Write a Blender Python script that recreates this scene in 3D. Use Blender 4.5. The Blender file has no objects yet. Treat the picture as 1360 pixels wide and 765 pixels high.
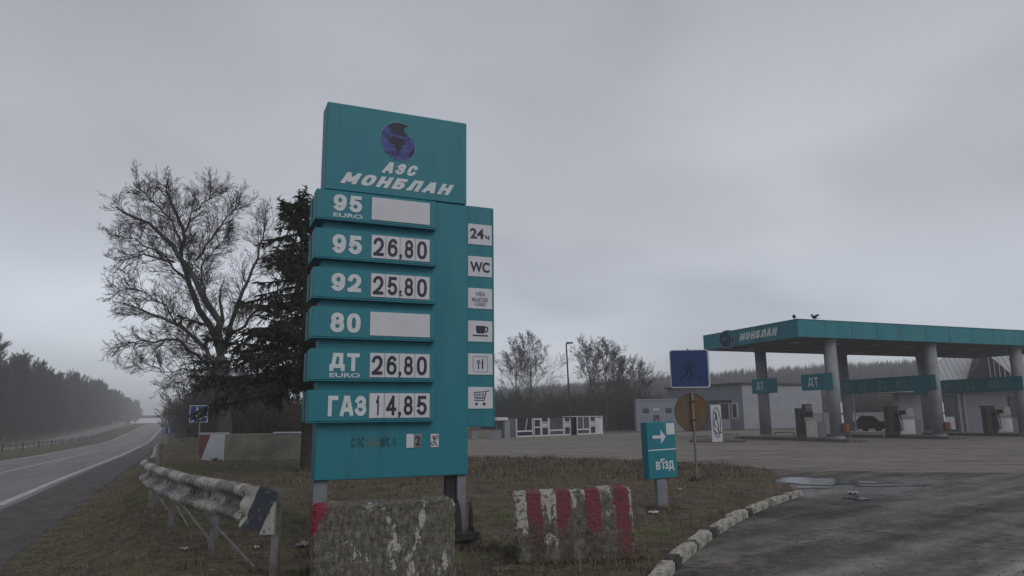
import bpy, bmesh, math, random
import numpy as np
from mathutils import Vector, Matrix, noise as mnoise
random.seed(7); RNG = np.random.default_rng(11)
scene = bpy.context.scene
COL = scene.collection
R = math.radians

# ------------------------------------------------------------------ camera
F_PX = 950.0; PITCH = math.atan(173.5/F_PX); ROLL = -0.011; EYE = 1.5
cam_data = bpy.data.cameras.new('camera'); cam = bpy.data.objects.new('camera', cam_data); COL.objects.link(cam)
cam_data.sensor_width = 36.0; cam_data.lens = 36.0*F_PX/1360.0
cam_data.clip_start = 0.05; cam_data.clip_end = 6000
CM = Matrix.Rotation(math.pi/2+PITCH, 3, 'X') @ Matrix.Rotation(ROLL, 3, 'Z')
cam.matrix_world = Matrix.Translation((0, 0, EYE)) @ CM.to_4x4()
scene.camera = cam

# ------------------------------------------------------------------ world and sun (overcast, late in the day)
SUN_EL, SUN_AZ = 38.0, 140.0      # behind the camera to the right, veiled by cloud
world = bpy.data.worlds.new('World'); scene.world = world; world.use_nodes = True
wn = world.node_tree.nodes; wl = world.node_tree.links; wn.clear()
w_out = wn.new('ShaderNodeOutputWorld'); w_bg = wn.new('ShaderNodeBackground'); w_bg2 = wn.new('ShaderNodeBackground')
w_sky = wn.new('ShaderNodeTexSky'); w_sky.sky_type = 'NISHITA'; w_sky.sun_disc = False
w_sky.sun_elevation = R(SUN_EL); w_sky.sun_rotation = R(SUN_AZ)
w_bg.inputs['Strength'].default_value = 0.05; wl.new(w_sky.outputs[0], w_bg.inputs[0])
w_tc = wn.new('ShaderNodeTexCoord'); w_sep = wn.new('ShaderNodeSeparateXYZ'); wl.new(w_tc.outputs['Generated'], w_sep.inputs[0])
def wmath(op, a, b=None, clamp=False):
    n = wn.new('ShaderNodeMath'); n.operation = op; n.use_clamp = clamp
    for i, q in enumerate((a, b)):
        if q is None: continue
        if isinstance(q, (int, float)): n.inputs[i].default_value = q
        else: wl.new(q, n.inputs[i])
    return n.outputs[0]
w_z = wmath('MAXIMUM', w_sep.outputs['Z'], 0.0)
w_den = wmath('ADD', w_z, 0.30)
w_x = wmath('DIVIDE', w_sep.outputs['X'], w_den); w_y = wmath('DIVIDE', w_sep.outputs['Y'], w_den)
w_comb = wn.new('ShaderNodeCombineXYZ'); wl.new(w_x, w_comb.inputs[0]); wl.new(w_y, w_comb.inputs[1])
def wnoise(scale, detail, off, dist=0.0):
    mp = wn.new('ShaderNodeMapping'); mp.inputs['Location'].default_value = off; wl.new(w_comb.outputs[0], mp.inputs[0])
    n = wn.new('ShaderNodeTexNoise'); n.inputs['Scale'].default_value = scale; n.inputs['Detail'].default_value = detail
    n.inputs['Roughness'].default_value = 0.5; n.inputs['Distortion'].default_value = dist
    wl.new(mp.outputs[0], n.inputs['Vector']); return n.outputs['Fac']
def wramp(fac, stops):
    r = wn.new('ShaderNodeValToRGB'); r.color_ramp.interpolation = 'EASE'
    while len(r.color_ramp.elements) < len(stops): r.color_ramp.elements.new(0.5)
    for e, (p, c) in zip(r.color_ramp.elements, stops): e.position = p; e.color = (*c, 1)
    wl.new(fac, r.inputs[0]); return r.outputs[0]
def wmix(mode, f, a, b):
    m = wn.new('ShaderNodeMix'); m.data_type = 'RGBA'; m.blend_type = mode
    if isinstance(f, (int, float)): m.inputs[0].default_value = f
    else: wl.new(f, m.inputs[0])
    wl.new(a, m.inputs[6]); wl.new(b, m.inputs[7]); return m.outputs[2]
w_base = wramp(w_z, [(0.0, (0.345, 0.375, 0.420)), (0.10, (0.335, 0.356, 0.394)), (0.30, (0.248, 0.257, 0.280)), (0.60, (0.178, 0.184, 0.199))])
w_cl = wmath('ADD', wmath('MULTIPLY', wnoise(0.62, 3.0, (3.1, 1.7, 0.0), 0.15), 0.80), wmath('MULTIPLY', wnoise(1.5, 4.0, (0.4, 5.2, 0.0), 0.2), 0.20))
w_shade = wramp(w_cl, [(0.38, (0.76, 0.76, 0.78)), (0.50, (0.98, 0.98, 0.985)), (0.60, (1.18, 1.175, 1.165))])
w_col = wmix('MULTIPLY', 1.0, w_base, w_shade)
wl.new(w_col, w_bg2.inputs[0]); w_bg2.inputs['Strength'].default_value = 1.0
w_ms = wn.new('ShaderNodeMixShader'); w_ms.inputs[0].default_value = 0.92
wl.new(w_bg.outputs[0], w_ms.inputs[1]); wl.new(w_bg2.outputs[0], w_ms.inputs[2]); wl.new(w_ms.outputs[0], w_out.inputs['Surface'])

sun_data = bpy.data.lights.new('sun', 'SUN'); sun = bpy.data.objects.new('sun', sun_data); COL.objects.link(sun)
sun_data.energy = 0.55; sun_data.angle = R(40); sun_data.color = (1.0, 0.96, 0.92)
_sd = Vector((math.sin(R(SUN_AZ))*math.cos(R(SUN_EL)), math.cos(R(SUN_AZ))*math.cos(R(SUN_EL)), math.sin(R(SUN_EL))))
sun.rotation_euler = _sd.to_track_quat('Z', 'Y').to_euler()

scene.view_settings.view_transform = 'Standard'; scene.view_settings.look = 'None'
scene.view_settings.gamma = 1.0; scene.view_settings.exposure = 1.02
scene.cycles.max_bounces = 6; scene.cycles.volume_bounces = 3; scene.cycles.use_adaptive_sampling = True
try: scene.cycles.use_denoising = True
except Exception: pass

# ------------------------------------------------------------------ measuring helpers (a pixel of the photo to a real point)
def _ray(u, v): return CM @ Vector(((u-680)/F_PX, (382.5-v)/F_PX, -1.0))
def G(u, v, z=0.0):
    d = _ray(u, v); t = (z-EYE)/d.z; return Vector((d.x*t, d.y*t, z))
def D(u, v, Y):
    d = _ray(u, v); t = Y/d.y; return Vector((d.x*t, Y, d.z*t+EYE))

# ------------------------------------------------------------------ materials
MATS = {}
def mat(name, c1, c2=None, scale=6.0, detail=5.0, rough=0.8, bump=0.0, bscale=40.0, metallic=0.0, lo=0.35, hi=0.65,
        c3=None, scale3=1.0, lo3=0.5, hi3=0.6, stretch=(1, 1, 1), rot=0.0, spec=0.3, rough2=None, alpha=None, streak=None):
    """mottled procedural surface; c2 mixed in by noise, c3 by a second, larger noise"""
    m = bpy.data.materials.new(name); m.use_nodes = True; nt = m.node_tree; N = nt.nodes; L = nt.links
    b = N['Principled BSDF']; b.inputs['Roughness'].default_value = rough; b.inputs['Metallic'].default_value = metallic
    b.inputs['Specular IOR Level'].default_value = spec
    tc = N.new('ShaderNodeTexCoord'); mp = N.new('ShaderNodeMapping'); mp.vector_type = 'TEXTURE' if rot else 'POINT'; mp.inputs['Scale'].default_value = stretch
    mp.inputs['Rotation'].default_value = (0, 0, rot); L.new(tc.outputs['Object'], mp.inputs[0])
    def nz(s, d, off=0.0):
        n = N.new('ShaderNodeTexNoise'); n.inputs['Scale'].default_value = s; n.inputs['Detail'].default_value = d
        n.inputs['Roughness'].default_value = 0.6; L.new(mp.outputs[0], n.inputs['Vector']); return n.outputs['Fac']
    def rng(f, a, z):
        r = N.new('ShaderNodeMapRange'); r.inputs[1].default_value = a; r.inputs[2].default_value = z; r.clamp = True
        L.new(f, r.inputs[0]); return r.outputs[0]
    def mx(f, a, c):
        x = N.new('ShaderNodeMix'); x.data_type = 'RGBA'; L.new(f, x.inputs[0])
        for i, q in ((6, a), (7, c)):
            if isinstance(q, tuple): x.inputs[i].default_value = (*q, 1)
            else: L.new(q, x.inputs[i])
        return x.outputs[2]
    col = c1
    if c2 is not None:
        f = rng(nz(scale, detail), lo, hi); col = mx(f, c1, c2)
    if c3 is not None:
        f3 = rng(nz(scale3, 4.0), lo3, hi3); col = mx(f3, col, c3)
        if rough2 is not None:
            rr = N.new('ShaderNodeMapRange'); rr.inputs[3].default_value = rough; rr.inputs[4].default_value = rough2
            L.new(f3, rr.inputs[0]); L.new(rr.outputs[0], b.inputs['Roughness'])
    if isinstance(col, tuple): b.inputs['Base Color'].default_value = (*col, 1)
    else: L.new(col, b.inputs['Base Color'])
    if bump:
        bp = N.new('ShaderNodeBump'); bp.inputs['Strength'].default_value = bump; bp.inputs['Distance'].default_value = 0.02
        L.new(nz(bscale, 4.0), bp.inputs['Height']); L.new(bp.outputs[0], b.inputs['Normal'])
    if alpha is not None: b.inputs['Alpha'].default_value = alpha
    MATS[name] = m; return m

TEAL = (0.013, 0.152, 0.196)
mat('teal_paint', TEAL, (0.020, 0.168, 0.206), 2.4, 8, 0.5, 0.05, 30, lo=.42, hi=.62, c3=(0.016, 0.128, 0.164), scale3=2.6, lo3=0.52, hi3=0.74, stretch=(1.6, 1, 0.16))
mat('teal_worn', (0.012, 0.150, 0.165), (0.03, 0.165, 0.175), 3, 7, 0.6)
mat('teal_canopy', (0.012, 0.152, 0.185), (0.020, 0.165, 0.198), 0.9, 7, 0.55, lo=.42, hi=.62, c3=(0.02, 0.10, 0.125), scale3=1.1, lo3=0.52, hi3=0.72, stretch=(1, 1, 0.2))
mat('white_sheet', (0.50, 0.51, 0.54), (0.42, 0.43, 0.46), 2.5, 6, 0.5, lo=0.45, hi=0.8)
mat('white_letter', (0.52, 0.55, 0.57), (0.40, 0.45, 0.47), 9, 6, 0.6, lo=0.45, hi=0.8)
mat('dark_letter', (0.022, 0.022, 0.035), rough=0.5)
mat('grey_print', (0.16, 0.17, 0.20), rough=0.6)
mat('ghost_print', (0.010, 0.045, 0.055), (0.012, 0.13, 0.15), 22, 4, 0.7, lo=0.45, hi=0.6)
mat('ghost_tan', (0.11, 0.13, 0.11), (0.012, 0.14, 0.16), 22, 4, 0.7, lo=0.45, hi=0.65)
mat('globe_blue', (0.050, 0.062, 0.245), (0.018, 0.022, 0.10), 9, 3, 0.5, lo=0.46, hi=0.66)
mat('globe_dark', (0.008, 0.010, 0.030), rough=0.5)
mat('globe_rim', (0.12, 0.27, 0.33), rough=0.5)
mat('grey_metal', (0.20, 0.215, 0.235), (0.14, 0.15, 0.16), 3, 6, 0.55, 0.05, 40, metallic=0.3)
mat('dark_metal', (0.018, 0.020, 0.022), (0.04, 0.035, 0.03), 6, 5, 0.6)
mat('galvanised', (0.22, 0.22, 0.22), (0.12, 0.11, 0.10), 7, 6, 0.5, 0.06, 60, metallic=0.3)
mat('column_paint', (0.22, 0.23, 0.25), (0.165, 0.172, 0.19), 1.6, 6, 0.7, lo=0.4, hi=0.7)
mat('soffit', (0.17, 0.165, 0.165), (0.12, 0.118, 0.12), 0.8, 6, 0.75)
mat('roof_metal', (0.40, 0.41, 0.43), (0.32, 0.33, 0.35), 1.0, 5, 0.5)
mat('grey_cladding', (0.215, 0.23, 0.27), (0.18, 0.19, 0.225), 0.8, 6, 0.75, 0.03, 20)
mat('pale_cladding', (0.27, 0.285, 0.32), (0.23, 0.24, 0.275), 0.8, 6, 0.75, 0.03, 20)
mat('dark_trim', (0.030, 0.032, 0.036), (0.05, 0.05, 0.052), 5, 4, 0.7)
mat('glass_dark', (0.020, 0.024, 0.030), rough=0.15, spec=0.5)
mat('glass_grey', (0.07, 0.08, 0.09), (0.03, 0.035, 0.04), 1.5, 3, 0.25, spec=0.5)
mat('white_frame', (0.50, 0.50, 0.52), (0.36, 0.36, 0.37), 4, 5, 0.6, lo=0.5, hi=0.8)
mat('road_asphalt', (0.125, 0.122, 0.124), (0.085, 0.083, 0.088), 2.2, 8, 0.62, 0.25, 60, lo=.42, hi=.58, c3=(0.155, 0.150, 0.150), scale3=1.1, lo3=0.48, hi3=0.62, stretch=(1, 14, 1), rot=0.4345, spec=0.4)
mat('shoulder_asphalt', (0.072, 0.068, 0.070), (0.046, 0.043, 0.045), 3.0, 9, 0.8, 0.4, 40, lo=.42, hi=.6, stretch=(1, 3, 1), rot=0.4345)
mat('road_paint', (0.45, 0.45, 0.46), (0.18, 0.18, 0.18), 6, 7, 0.7, lo=0.45, hi=0.7)
mat('bare_concrete', (0.145, 0.120, 0.105), (0.045, 0.042, 0.036), 9, 9, 0.95, 0.9, 22, lo=0.4, hi=0.62, c3=(0.20, 0.19, 0.165), scale3=24, lo3=0.58, hi3=0.68)
mat('wall_concrete', (0.20, 0.185, 0.150), (0.13, 0.12, 0.10), 2.0, 8, 0.95, 0.5, 20, c3=(0.10, 0.105, 0.09), scale3=0.9, lo3=0.5, hi3=0.7)
mat('pale_fence', (0.20, 0.205, 0.215), (0.14, 0.145, 0.15), 1.2, 6, 0.9)
mat('kerb_white', (0.34, 0.33, 0.295), (0.13, 0.12, 0.10), 12, 9, 0.9, 0.6, 30, lo=0.46, hi=0.60)
mat('kerb_dark', (0.040, 0.039, 0.038), (0.10, 0.095, 0.085), 10, 7, 0.95, 0.6, 30, lo=0.5, hi=0.75)
mat('wall_white', (0.40, 0.42, 0.46), (0.30, 0.31, 0.33), 3, 6, 0.8, lo=0.5, hi=0.8)
mat('wall_red', (0.15, 0.045, 0.052), (0.12, 0.075, 0.07), 4, 6, 0.8, lo=0.45, hi=0.7)
mat('sign_blue', (0.010, 0.036, 0.135), (0.016, 0.042, 0.120), 2, 4, 0.5)
mat('sign_white', (0.42, 0.45, 0.50), rough=0.6)
mat('sign_dark', (0.012, 0.020, 0.060), (0.012, 0.035, 0.13), 18, 4, 0.6, lo=0.45, hi=0.75)
mat('rust_disc', (0.125, 0.095, 0.055), (0.10, 0.085, 0.055), 6, 7, 0.8, 0.2, 30, c3=(0.15, 0.070, 0.032), scale3=4.0, lo3=0.46, hi3=0.62, stretch=(1.4, 1, 0.35))
mat('bark_dark', (0.035, 0.030, 0.028), (0.060, 0.052, 0.046), 5, 6, 0.95, 0.5, 14)
mat('bark_pale', (0.062, 0.055, 0.050), (0.036, 0.038, 0.034), 4, 7, 0.95, 0.4, 14)
mat('twig_dark', (0.034, 0.029, 0.029), rough=0.95)
mat('twig_grey', (0.052, 0.046, 0.047), rough=0.95)
mat('twig_red', (0.062, 0.037, 0.031), (0.05, 0.036, 0.03), 1.2, 3, 0.95)
mat('twig_green', (0.026, 0.031, 0.031), (0.035, 0.035, 0.031), 0.6, 3, 0.95)
mat('needles', (0.013, 0.020, 0.013), (0.034, 0.038, 0.023), 2.2, 4, 0.85)
mat('hill_ground', (0.040, 0.035, 0.032), (0.055, 0.047, 0.042), 0.05, 6, 0.95)
mat('wood_mass', (0.040, 0.034, 0.035), (0.058, 0.048, 0.047), 0.035, 5, 0.95, c3=(0.030, 0.029, 0.032), scale3=0.012)
mat('blade_olive', (0.125, 0.125, 0.055), (0.085, 0.090, 0.040), 1.2, 3, 0.9)
mat('blade_straw', (0.21, 0.175, 0.125), (0.135, 0.112, 0.078), 1.6, 3, 0.9)
mat('blade_brown', (0.105, 0.078, 0.060), (0.14, 0.10, 0.072), 1.6, 3, 0.9)
mat('blade_rust', (0.105, 0.075, 0.061), (0.085, 0.056, 0.046), 1.2, 3, 0.9)
mat('stone', (0.13, 0.125, 0.118), (0.05, 0.048, 0.045), 9, 3, 0.9)
mat('litter_white', (0.42, 0.42, 0.43), rough=0.7)
mat('water', (0.030, 0.030, 0.032), rough=0.16, spec=1.0, bump=0.12, bscale=9)
mat('pump_dark', (0.030, 0.032, 0.036), (0.05, 0.045, 0.045), 5, 4, 0.6)
mat('pump_pale', (0.30, 0.31, 0.32), (0.24, 0.245, 0.25), 3, 5, 0.6)
mat('pump_grey', (0.13, 0.135, 0.145), rough=0.6)
mat('screen', (0.010, 0.012, 0.015), rough=0.25)
mat('car_paint', (0.035, 0.022, 0.026), rough=0.3, spec=0.6)
mat('rubber', (0.012, 0.012, 0.012), rough=0.9)
mat('lamp_and_glare_glass', (0.35, 0.35, 0.36), rough=0.2)
mat('tail_red', (0.20, 0.012, 0.012), rough=0.3)
mat('bird_dark', (0.012, 0.012, 0.014), rough=0.8)
mat('orange_box', (0.16, 0.06, 0.03), rough=0.7)

def ground_mat():
    """dead grass over earth with moss-green drifts"""
    m = bpy.data.materials.new('verge_ground'); m.use_nodes = True; N = m.node_tree.nodes; L = m.node_tree.links
    b = N['Principled BSDF']; b.inputs['Roughness'].default_value = 0.97; b.inputs['Specular IOR Level'].default_value = 0.15
    tc = N.new('ShaderNodeTexCoord')
    def nz(s, d):
        n = N.new('ShaderNodeTexNoise'); n.inputs['Scale'].default_value = s; n.inputs['Detail'].default_value = d
        n.inputs['Roughness'].default_value = 0.65; L.new(tc.outputs['Object'], n.inputs['Vector']); return n.outputs['Fac']
    def ramp(f, stops):
        r = N.new('ShaderNodeValToRGB')
        while len(r.color_ramp.elements) < len(stops): r.color_ramp.elements.new(0.5)
        for e, (p, c) in zip(r.color_ramp.elements, stops): e.position = p; e.color = (*c, 1)
        L.new(f, r.inputs[0]); return r.outputs[0]
    def mx(f, a, c):
        x = N.new('ShaderNodeMix'); x.data_type = 'RGBA'
        if isinstance(f, float): x.inputs[0].default_value = f
        else: L.new(f, x.inputs[0])
        L.new(a, x.inputs[6]); L.new(c, x.inputs[7]); return x.outputs[2]
    fine = ramp(nz(9, 10), [(0.30, (0.050, 0.041, 0.034)), (0.50, (0.118, 0.094, 0.072)), (0.70, (0.20, 0.158, 0.112))])
    green = ramp(nz(7, 9), [(0.30, (0.042, 0.043, 0.022)), (0.55, (0.112, 0.110, 0.052)), (0.75, (0.175, 0.162, 0.085))])
    f1 = ramp(nz(0.55, 5), [(0.44, (0, 0, 0)), (0.60, (0.85, 0.85, 0.85))])
    c = mx(f1, fine, green)
    dark = ramp(nz(2.2, 6), [(0.36, (0.52, 0.50, 0.48)), (0.58, (1, 1, 1))])
    x = N.new('ShaderNodeMix'); x.data_type = 'RGBA'; x.blend_type = 'MULTIPLY'; x.inputs[0].default_value = 1.0
    L.new(c, x.inputs[6]); L.new(dark, x.inputs[7]); L.new(x.outputs[2], b.inputs['Base Color'])
    bp = N.new('ShaderNodeBump'); bp.inputs['Strength'].default_value = 0.8; bp.inputs['Distance'].default_value = 0.04
    L.new(nz(16, 6), bp.inputs['Height']); L.new(bp.outputs[0], b.inputs['Normal'])
    MATS['verge_ground'] = m
ground_mat()

def apron_mats():
    for name, cols, rot, wet in (('forecourt_surface', [(0.30, (0.080, 0.068, 0.061)), (0.52, (0.155, 0.134, 0.118)), (0.72, (0.24, 0.208, 0.182))], R(-10), 0.85),
                                 ('apron_surface', [(0.32, (0.014, 0.012, 0.012)), (0.51, (0.056, 0.048, 0.044)), (0.70, (0.175, 0.152, 0.138))], R(41), 0.55)):
        m = bpy.data.materials.new(name); m.use_nodes = True; N = m.node_tree.nodes; L = m.node_tree.links
        b = N['Principled BSDF']; b.inputs['Specular IOR Level'].default_value = 0.35
        tc = N.new('ShaderNodeTexCoord')
        def nz(s, d, st=(1, 1, 1), r=0.0, ro=0.62):
            mp = N.new('ShaderNodeMapping'); mp.vector_type = 'TEXTURE'; mp.inputs['Scale'].default_value = st; mp.inputs['Rotation'].default_value = (0, 0, r)
            L.new(tc.outputs['Object'], mp.inputs[0])
            n = N.new('ShaderNodeTexNoise'); n.inputs['Scale'].default_value = s; n.inputs['Detail'].default_value = d
            n.inputs['Roughness'].default_value = ro; L.new(mp.outputs[0], n.inputs['Vector']); return n.outputs['Fac']
        def mth(op, a, c):
            q = N.new('ShaderNodeMath'); q.operation = op
            for i, k in enumerate((a, c)):
                if isinstance(k, (int, float)): q.inputs[i].default_value = k
                else: L.new(k, q.inputs[i])
            return q.outputs[0]
        streak = nz(1.1, 5, (9.0, 0.9, 1), rot)
        f = mth('ADD', mth('MULTIPLY', streak, 0.36), mth('ADD', mth('MULTIPLY', nz(1.0, 9), 0.28), mth('ADD', mth('MULTIPLY', nz(7, 8), 0.22), mth('MULTIPLY', nz(38, 5), 0.14))))
        r = N.new('ShaderNodeValToRGB')
        while len(r.color_ramp.elements) < 3: r.color_ramp.elements.new(0.5)
        for e, (p, c) in zip(r.color_ramp.elements, cols): e.position = 0.495+(p-0.51)*0.44; e.color = (*c, 1)
        L.new(f, r.inputs[0]); colr = r.outputs[0]; wetf = None
        if wet < 0.8:
            sp = N.new('ShaderNodeSeparateXYZ'); L.new(tc.outputs['Object'], sp.inputs[0])
            # pale tyre tracks curving out of the entrance
            q = mth('SUBTRACT', mth('MULTIPLY', sp.outputs['X'], 0.66), mth('MULTIPLY', sp.outputs['Y'], 0.75)); q = mth('ADD', q, mth('MULTIPLY', mth('SUBTRACT', nz(.35, 3), 0.5), 0.3))
            trk = None
            for c0, wd, am in ((-2.30, .20, 1.5), (-1.75, .5, .55), (-3.35, .30, .55), (-.5, .35, .6), (-4.9, .4, .35)):
                g_ = mth('MAXIMUM', mth('SUBTRACT', 1.0, mth('DIVIDE', mth('ABSOLUTE', mth('SUBTRACT', q, c0), 0.0), wd)), 0.0); g_ = mth('MULTIPLY', g_, am); trk = g_ if trk is None else mth('ADD', trk, g_)
            trk = mth('MULTIPLY', trk, nz(3, 6))
            x = N.new('ShaderNodeMix'); x.data_type = 'RGBA'; L.new(trk, x.inputs[0]); L.new(colr, x.inputs[6]); x.inputs[7].default_value = (0.30, 0.285, 0.28, 1); colr = x.outputs[2]
            # damp ground round the puddles
            dx = mth('MULTIPLY', mth('SUBTRACT', sp.outputs['X'], 7.1), 0.42); dy = mth('MULTIPLY', mth('SUBTRACT', sp.outputs['Y'], 15.4), 0.55)
            dd = mth('SQRT', mth('ADD', mth('MULTIPLY', dx, dx), mth('MULTIPLY', dy, dy)), 0.0); wf = mth('ADD', mth('SUBTRACT', 1.15, dd), mth('MULTIPLY', mth('SUBTRACT', nz(1.6, 7), 0.5), 2.2))
            cl = N.new('ShaderNodeClamp'); L.new(wf, cl.inputs[0]); wetf = cl.outputs[0]
            x = N.new('ShaderNodeMix'); x.data_type = 'RGBA'; x.blend_type = 'MULTIPLY'; L.new(mth('MULTIPLY', wetf, 0.7), x.inputs[0]); L.new(colr, x.inputs[6]); x.inputs[7].default_value = (0.45, 0.45, 0.46, 1); colr = x.outputs[2]
        L.new(colr, b.inputs['Base Color'])
        rr = N.new('ShaderNodeMapRange'); rr.inputs[1].default_value = 0.42; rr.inputs[2].default_value = 0.60
        rr.inputs[3].default_value = wet; rr.inputs[4].default_value = 0.95; L.new(nz(0.5, 4, (3, 1, 1), rot), rr.inputs[0]); L.new(rr.outputs[0] if wetf is None else mth('SUBTRACT', rr.outputs[0], mth('MULTIPLY', wetf, 0.38)), b.inputs['Roughness'])
        bp = N.new('ShaderNodeBump'); bp.inputs['Strength'].default_value = 0.7 if wet < 0.8 else 0.35; bp.inputs['Distance'].default_value = 0.03
        L.new(nz(14, 8), bp.inputs['Height']); L.new(bp.outputs[0], b.inputs['Normal'])
        MATS[name] = m
apron_mats()

def block_mat(name, stripes, n_str, x0, x1, ztop, zmin, redflake, wcut):
    """rough concrete with flaking red and white stripes that survive best near the top edge"""
    m = bpy.data.materials.new(name); m.use_nodes = True; N = m.node_tree.nodes; L = m.node_tree.links
    b = N['Principled BSDF']; b.inputs['Roughness'].default_value = 0.95; b.inputs['Specular IOR Level'].default_value = 0.2
    tc = N.new('ShaderNodeTexCoord'); sp = N.new('ShaderNodeSeparateXYZ'); L.new(tc.outputs['Object'], sp.inputs[0])
    def nz(s, d, st=(1, 1, 1)):
        mp = N.new('ShaderNodeMapping'); mp.inputs['Scale'].default_value = st; L.new(tc.outputs['Object'], mp.inputs[0])
        n = N.new('ShaderNodeTexNoise'); n.inputs['Scale'].default_value = s; n.inputs['Detail'].default_value = d
        n.inputs['Roughness'].default_value = 0.65; L.new(mp.outputs[0], n.inputs['Vector']); return n.outputs['Fac']
    def mth(op, a, c=None):
        q = N.new('ShaderNodeMath'); q.operation = op
        for i, k in enumerate((a, c)):
            if k is None: continue
            if isinstance(k, (int, float)): q.inputs[i].default_value = k
            else: L.new(k, q.inputs[i])
        return q.outputs[0]
    def ramp(f, stops):
        r = N.new('ShaderNodeValToRGB')
        while len(r.color_ramp.elements) < len(stops): r.color_ramp.elements.new(0.5)
        for e, (p, c) in zip(r.color_ramp.elements, stops): e.position = p; e.color = (*c, 1)
        L.new(f, r.inputs[0]); return r.outputs[0]
    def mx(f, a, c):
        x = N.new('ShaderNodeMix'); x.data_type = 'RGBA'; L.new(f, x.inputs[0])
        for i, q in ((6, a), (7, c)):
            if isinstance(q, tuple): x.inputs[i].default_value = (*q, 1)
            else: L.new(q, x.inputs[i])
        return x.outputs[2]
    base = ramp(nz(20, 12, (1.3, 1, .55)) if not stripes else nz(14, 10), [(0.32, (0.050, 0.045, 0.038)), (0.5, (0.118, 0.107, 0.090)), (0.68, (0.22, 0.205, 0.172))])
    speck = ramp(nz(42, 5), [(0.60, (0, 0, 0)), (0.66, (0.8, 0.8, 0.8))])
    base = mx(speck, base, (0.22, 0.21, 0.18))
    if stripes:
        t = mth('ADD', mth('MULTIPLY', mth('SUBTRACT', sp.outputs['X'], x0), n_str/(x1-x0)), mth('MULTIPLY', mth('SUBTRACT', nz(9, 4), 0.5), 0.35))
        odd = mth('GREATER_THAN', mth('FRACT', mth('MULTIPLY', t, 0.5)), 0.5)
        paint = mx(odd, (0.38, 0.37, 0.34), (0.175, 0.052, 0.064))
        # height term: the paint reaches down raggedly, by drips
        hz = mth('DIVIDE', mth('SUBTRACT', sp.outputs['Z'], zmin), ztop-zmin)
        drip = nz(7.5, 6, (1.6, 1, 0.35))
        wn_ = N.new('ShaderNodeTexWhiteNoise'); wn_.noise_dimensions = '1D'; L.new(mth('ADD', mth('FLOOR', t), 7.3), wn_.inputs['W'])
        keep = mth('ADD', mth('MULTIPLY', hz, 0.55), mth('MULTIPLY', drip, 0.85)); keep = mth('ADD', keep, mth('MULTIPLY', mth('SUBTRACT', wn_.outputs['Value'], 0.42), 0.34))
        low = mth('MULTIPLY', mth('GREATER_THAN', nz(6.5, 7), 0.575), mth('SUBTRACT', 1.0, odd)); keep = mth('ADD', keep, mth('MULTIPLY', low, 0.30))
        base = mx(mth('MULTIPLY', odd, 0.45), base, (0.075, 0.035, 0.036))
        patch = mth('MULTIPLY', mth('SUBTRACT', 1.0, odd), mth('MULTIPLY', nz(13, 8), -0.30))
        keep = mth('ADD', keep, mth('ADD', patch, 0.06))
        mask = mth('GREATER_THAN', keep, wcut)
        mask = mth('MULTIPLY', mask, mth('LESS_THAN', mth('ADD', nz(26, 6), mth('MULTIPLY', mth('SUBTRACT', 1.0, odd), 0.035)), 0.58))
        col = mx(mask, base, paint)
    else:
        fl = mth('GREATER_THAN', nz(3.4, 7, (1.5, 1.5, 0.7)), wcut)
        col = mx(fl, base, (0.38, 0.38, 0.35))
        edge = mth('GREATER_THAN', mth('ADD', mth('MULTIPLY', mth('SUBTRACT', x0+0.03, sp.outputs['X']), 4.0),
               mth('ADD', mth('MULTIPLY', mth('SUBTRACT', sp.outputs['Z'], 0.50), 1.8), mth('SUBTRACT', nz(9, 5), 0.5))), 0.10)
        col = mx(edge, col, (0.20, 0.035, 0.050))
    rf = mth('MULTIPLY', mth('GREATER_THAN', nz(4.3, 6), 0.64), redflake); col = mx(rf, col, (0.11, 0.035, 0.035))
    L.new(col, b.inputs['Base Color'])
    bp = N.new('ShaderNodeBump'); bp.inputs['Strength'].default_value = 1.0; bp.inputs['Distance'].default_value = 0.03
    L.new(nz(24, 8), bp.inputs['Height']); L.new(bp.outputs[0], b.inputs['Normal'])
    MATS[name] = m
block_mat('block_striped', True, 8.3, -0.66, 0.66, 0.72, 0.0, 0.5, 0.80)
block_mat('block_worn', False, 1, -0.66, 0.66, 0.72, 0.0, 0.45, 0.60)

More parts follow.
